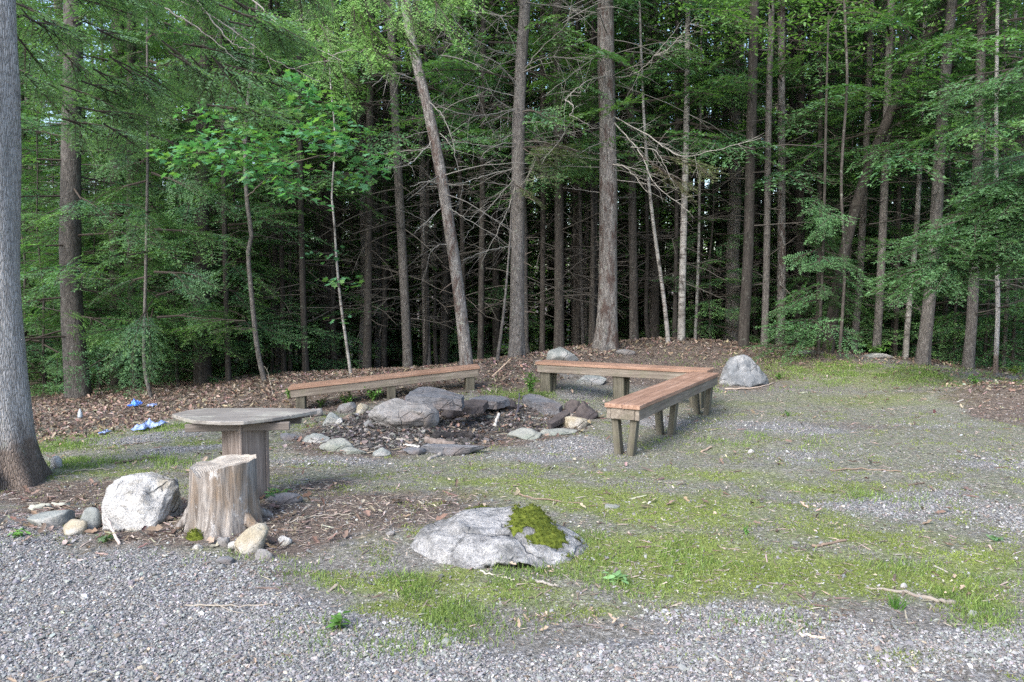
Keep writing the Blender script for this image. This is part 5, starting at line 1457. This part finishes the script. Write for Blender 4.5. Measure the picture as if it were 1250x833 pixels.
# ------------------------------------------------------------------ the forest behind
protoT = []
for k in range(8):
    r = np.random.default_rng(700 + k)
    zs = np.concatenate([[-.6, 0, .15, .4], np.arange(.8, 15, .9)])
    bx = np.cumsum(r.normal(0, .025, len(zs))); by_ = np.cumsum(r.normal(0, .025, len(zs)))
    R0 = [.10, .13, .16, .075, .09, .12, .06, .15][k]
    mb = trunk_mesh(np.stack([bx + zs * r.normal(0, .01), by_, zs], 1), R0 * (1 - zs / 19), 10, k, .25)
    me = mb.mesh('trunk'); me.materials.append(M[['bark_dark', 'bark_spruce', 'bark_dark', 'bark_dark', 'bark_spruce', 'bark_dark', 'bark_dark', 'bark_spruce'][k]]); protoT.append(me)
r = np.random.default_rng(77)
pts = []
tries = 0
while len(pts) < 175 and tries < 20000:
    tries += 1
    d = 15.5 + 15 * r.random() ** 1.1; a = r.uniform(-.76, .76); x_ = a * d
    if all((x_ - q[0]) ** 2 + (d - q[1]) ** 2 > 1.1 ** 2 for q in pts): pts.append((x_, d))
for k, (x_, d) in enumerate(pts):
    t = thing('forest_tree', 'slender dark trunk with bare lower branches, standing deep in the woods behind the clearing', 'tree', (x_, d, hz(x_, d)), r.uniform(0, 6.28), 'slender trees of the woods behind the clearing')
    s = r.uniform(.65, 1.0)
    link('trunk', protoT[r.integers(0, 8)], t).scale = (s, s, 1.05)
    px = 625 + 1000 * x_ / d
    side = px < 400 or px > 960
    kind = r.random()
    cr = CROWN_LEAF if kind > .76 else CROWN_LOW if (side and kind < .5) or kind < .10 else (CROWN_MID if kind < .55 else CROWN_HIGH)
    if 430 < px < 960 and kind < .6: cr = CROWN_HIGH if kind > .25 else CROWN_MID
    c = link('crown', cr[r.integers(0, 3)], t); c.rotation_euler = (0, 0, r.uniform(0, 6.28)); s = r.uniform(.85, 1.2); c.scale = (s, s, r.uniform(.9, 1.12))
    if d < 29:
        c = link('dead_branches', DEAD[r.integers(0, 4)], t); c.rotation_euler = (0, 0, r.uniform(0, 6.28)); s = r.uniform(.8, 1.2); c.scale = (s, s, r.uniform(.9, 1.3))
# thin bare poles crowd the gaps
r = np.random.default_rng(78); n_ = 0; tries = 0
while n_ < 105 and tries < 9000:
    tries += 1
    d = 14.9 + 13 * r.random() ** 1.1; a = r.uniform(-.62, .62); x_ = a * d
    if r.random() > .25 + .75 * (abs(a - .02) < .34): continue
    if any((x_ - q[0]) ** 2 + (d - q[1]) ** 2 < .55 ** 2 for q in pts): continue
    pts.append((x_, d)); n_ += 1
    t = thing('pole_tree', 'thin bare spruce pole with dry twigs, crowded among darker trunks in the woods', 'tree', (x_, d, hz(x_, d)), r.uniform(0, 6.28), 'thin bare poles in the dark woods')
    s = r.uniform(.55, .95); link('trunk', protoT[(3, 4, 6)[n_ % 3]], t).scale = (s, s, r.uniform(.7, .95))
    if d < 24:
        c = link('dead_branches', DEAD_FEW[r.integers(0, 3)] if r.random() < .5 else DEAD[r.integers(0, 4)], t); c.rotation_euler = (0, 0, r.uniform(0, 6.28)); c.scale = (.85, .85, r.uniform(.9, 1.4))
# young hemlocks growing between the trunks
ysp = [(50, 13.8, .9), (118, 13.6, .7), (215, 13.4, .8), (290, 15.4, 1.0), (330, 14.6, .9), (150, 15.5, 1.2), (70, 16, 1.2), (260, 16.2, 1.1), (345, 16.6, 1.1), (30, 14.5, 1.2), (400, 15.4, .9),
       (1035, 15.2, 1.0), (1090, 15.6, .9), (1165, 14.6, 1.0), (1205, 14.3, 1.0), (1240, 14.0, 1.1), (1140, 16.4, 1.2), (1060, 17, 1.2), (985, 15.8, 1.0), (890, 16.5, .9), (868, 15, .8), (640, 20, 1.3), (720, 20.5, 1.3), (560, 21, 1.3), (480, 19, 1.2), (760, 19, 1.1), (840, 19, 1.2), (930, 18.5, 1.2), (500, 17.5, 1.2), (535, 19, 1.4), (580, 18, 1.2), (610, 17, 1.0), (665, 18.5, 1.2), (700, 17.5, 1.1), (745, 21, 1.4), (790, 17.2, 1.0), (815, 20.5, 1.4), (870, 18.5, 1.3), (450, 17, 1.2), (420, 20, 1.4), (905, 21, 1.4), (960, 20, 1.4), (1010, 19, 1.3), (1220, 17, 1.3), (180, 18, 1.3), (100, 19, 1.3)]
for k, (px, d, s) in enumerate(ysp):
    b = G_at(px, d)
    t = thing('hemlock_sapling', 'young feathery hemlock growing in the shade between the forest trunks', 'tree', b, r.uniform(0, 6.28), 'young hemlocks between the forest trunks')
    link('trunk', protoT[6], t).scale = (.45, .45, .36 * s)
    c = link('crown', CROWN_YOUNG[k % 3], t); c.scale = (s, s, s)
# bright leafy woods beyond, one mass
r = np.random.default_rng(88); mb = MB(); wd = MB()
for k in range(230):
    a = r.uniform(-.85, .85); d = r.uniform(33, 58); x_ = a * d; z = hz(x_, d)
    h_ = r.uniform(13, 25)
    tube(wd, [(x_, d, z - .5), (x_ + r.normal(0, .3), d, z + h_ * .5), (x_ + r.normal(0, .7), d, z + h_)], [.16, .12, .04], 6, (.16, .14, .12), False)
    nq = 560
    cl = r.integers(9, 16)
    cc = np.stack([x_ + r.normal(0, 2.2, cl), d + r.normal(0, 2.2, cl), z + h_ * r.uniform(.03, 1.05, cl)], 1)
    p = cc[r.integers(0, cl, nq)] + r.normal(0, 1, (nq, 3)) * [1.0, 1.0, .55]
    s = r.uniform(.12, .28, nq)
    base = np.array([(.18, .31, .075), (.21, .35, .085), (.15, .26, .07), (.24, .38, .095)][r.integers(0, 4)])
    scatter(mb, OVAL[0] - [.5, 0, 0], OVAL[1], p, eul(r.normal(0, .6, nq), r.normal(0, .6, nq), r.uniform(0, 6.28, nq)), np.stack([s * 1.3, s * 1.8, s], 1), base[None] * r.uniform(.75, 1.25, (nq, 1)), .2, rng=r)
me = merge_mesh(mb, wd, M['broadleaf'], M['dead'], 'far_woods')
tag(link('far_woods', me), kind='stuff')

# ------------------------------------------------------------------ weeds and small plants
def weed(name, label, px, py, hpx, n, size, shape, cols, seed, spread=.5, group=None):
    g = G(px, py); H_ = hpx * g.y / F; r = np.random.default_rng(seed)
    t = thing(name, label, 'plant', g, 0, group)
    st_ = MB(); lf = MB()
    for k in range(n):
        az = r.uniform(0, 6.28); tp = np.array([math.cos(az) * H_ * spread * r.random(), math.sin(az) * H_ * spread * r.random(), H_ * r.uniform(.6, 1)])
        tube(st_, spline([(math.cos(az) * .01, math.sin(az) * .01, -.01), tp * [.35, .35, .6], tp], 6), np.linspace(.0035, .0015, 6), 4, (.14, .20, .06), False)
        m = max(3, int(H_ / size * 3))
        q = r.uniform(.35, 1, m); pos = tp * np.stack([q ** 1.4, q ** 1.4, q], 1)
        s = size * r.uniform(.6, 1.15, m)
        scatter(lf, shape[0], shape[1], pos, eul(r.normal(0, .3, m), r.normal(.1, .35, m), r.uniform(0, 6.28, m)), np.stack([s, s, s], 1), np.asarray(cols)[r.integers(0, len(cols), m)] * r.uniform(.8, 1.2, (m, 1)), .1, rng=r)
    st_.build('stem', M['herb'], t, True); lf.build('leaves', M['herb'], t, False)
    return t
HERB = [(.11, .24, .05), (.14, .29, .07), (.09, .19, .045)]
DHERB = [(.05, .12, .05), (.06, .15, .06)]
for a in [
    ('leafy green weed standing against the left end of the back bench', 648, 487, 46, 9, .075, OVAL, HERB, 1, .3),
    ('bright green weed clump under the middle of the tilted bench', 455, 490, 26, 14, .06, OVAL, HERB, 2, .7),
    ('low green weed patch left of the clump under the tilted bench', 425, 494, 20, 14, .06, OVAL, HERB, 3, .9),
    ('small green weed beside the left leg of the tilted bench', 391, 498, 16, 9, .05, OVAL, HERB, 4, .8),
    ('pale green weed behind the left leg of the tilted bench', 352, 487, 18, 7, .05, OVAL, HERB, 5, .7),
    ('broad leaved green plant at the grass edge below the brown trunk', 1068, 436, 26, 9, .14, OVAL, HERB, 6, .9),
    ('thin leafy stem at the grass crest left of the broad leaved plant', 1012, 432, 24, 5, .07, OVAL, HERB, 7, .4),
    ('small green plant at the right foot of the rounded boulder', 951, 464, 12, 8, .06, OVAL, HERB, 8, .7),
    ('low ferny green plant on the dark stone at the base of the table post', 338, 612, 20, 16, .045, OVAL, DHERB, 9, 1.3),
    ('thin seedling with narrow leaves at the gravel edge in the foreground', 414, 772, 36, 4, .07, OVAL, HERB, 10, .4),
    ('small green plant growing on the right face of the white boulder', 187, 640, 18, 8, .035, OVAL, HERB, 11, .6),
    ('low pale green plant at the gravel edge below the white boulder', 128, 662, 14, 9, .05, OVAL, [(.16, .24, .13), (.12, .2, .1)], 12, 1.3),
    ('flat pale leaved seedling on the moss in front of the mossy rock', 752, 712, 16, 8, .075, OVAL, [(.17, .30, .13), (.2, .33, .15)], 13, 1.2),
    ('small weed at the left edge of the ground, by the grey green stone', 24, 656, 14, 9, .05, OVAL, HERB, 14, 1.2),
    ('tiny upright weed on the moss right of the front bench', 910, 652, 14, 4, .035, OVAL, HERB, 15, .5),
    ('tiny green weed on the dirt in front of the rounded boulder', 962, 508, 9, 6, .045, OVAL, HERB, 16, .8),
    ('low green rosette on the bare ground at the far right', 1215, 660, 8, 8, .05, OVAL, [(.14, .26, .12)], 17, 2.0),
    ('leafy weed among the grass below the thin stem at the far right', 1190, 470, 16, 8, .07, OVAL, HERB, 18, .8),
    ('yellow green weed at the far right edge under the trees', 1238, 458, 18, 8, .07, OVAL, [(.2, .28, .05)], 19, .7),
]:
    a = list(a); a[3] *= .8; a[5] *= .8
    weed('weed_plant', *a)
# grass tuft by the long stick
g = G(1094, 744); mb = MB(); n = 60; r = np.random.default_rng(4)
q = r.normal(0, .012, (n, 2)); hh2 = r.uniform(.04, .085, n)
scatter(mb, GV, GF, np.stack([q[:, 0], q[:, 1], q[:, 0] * 0], 1), eul(r.normal(0, .3, n), r.normal(0, .3, n), r.uniform(0, 6.28, n)), np.stack([np.full(n, .004), hh2 * .5, hh2], 1), np.array([.09, .20, .04])[None] * r.uniform(.8, 1.3, (n, 1)))
o = mb.build('grass_tuft', M['grass'], None, False); o.location = g
tag(o, 'small upright green grass tuft beside the long bent stick', 'grass tuft')
# ------------------------------------------------------------------ light, sky, camera
w = bpy.data.worlds.new('World'); scene.world = w; w.use_nodes = True
nt = w.node_tree; nt.nodes.clear()
out = nt.nodes.new('ShaderNodeOutputWorld'); bg = nt.nodes.new('ShaderNodeBackground')
sky = nt.nodes.new('ShaderNodeTexSky'); sky.sky_type = 'NISHITA'; sky.sun_disc = False
EL, AZ = math.radians(41), math.radians(214)
sky.sun_elevation = EL; sky.sun_rotation = AZ
sky.air_density = 1.0; sky.dust_density = 2.2; sky.ozone_density = 1.0
bg.inputs['Strength'].default_value = .15
nt.links.new(sky.outputs[0], bg.inputs[0]); nt.links.new(bg.outputs[0], out.inputs[0])
sl = bpy.data.lights.new('sun', 'SUN'); sl.energy = 1.45; sl.angle = math.radians(32); sl.color = (1, .985, .965)
so = bpy.data.objects.new('sun', sl); COL.objects.link(so)
dirv = Vector((math.sin(AZ) * math.cos(EL), math.cos(AZ) * math.cos(EL), math.sin(EL)))
so.rotation_euler = dirv.to_track_quat('Z', 'Y').to_euler(); so.location = dirv * 30
cam = bpy.data.cameras.new('camera'); cam.sensor_width = 36; cam.lens = 36 * F / 1250
cam.clip_start = .05; cam.clip_end = 2000
co = bpy.data.objects.new('camera', cam); COL.objects.link(co)
co.location = (0, 0, CAM_Z); co.rotation_euler = (math.pi / 2 - PITCH, 0, 0)
scene.camera = co
vs = scene.view_settings
vs.view_transform = 'Standard'; vs.look = 'None'; vs.gamma = 1; vs.use_curve_mapping = False; vs.exposure = 1.72
scene.cycles.use_denoising = False
scene.cycles.max_bounces = 7; scene.cycles.diffuse_bounces = 4; scene.cycles.transmission_bounces = 4; scene.cycles.glossy_bounces = 2

scene.cycles.use_adaptive_sampling = False
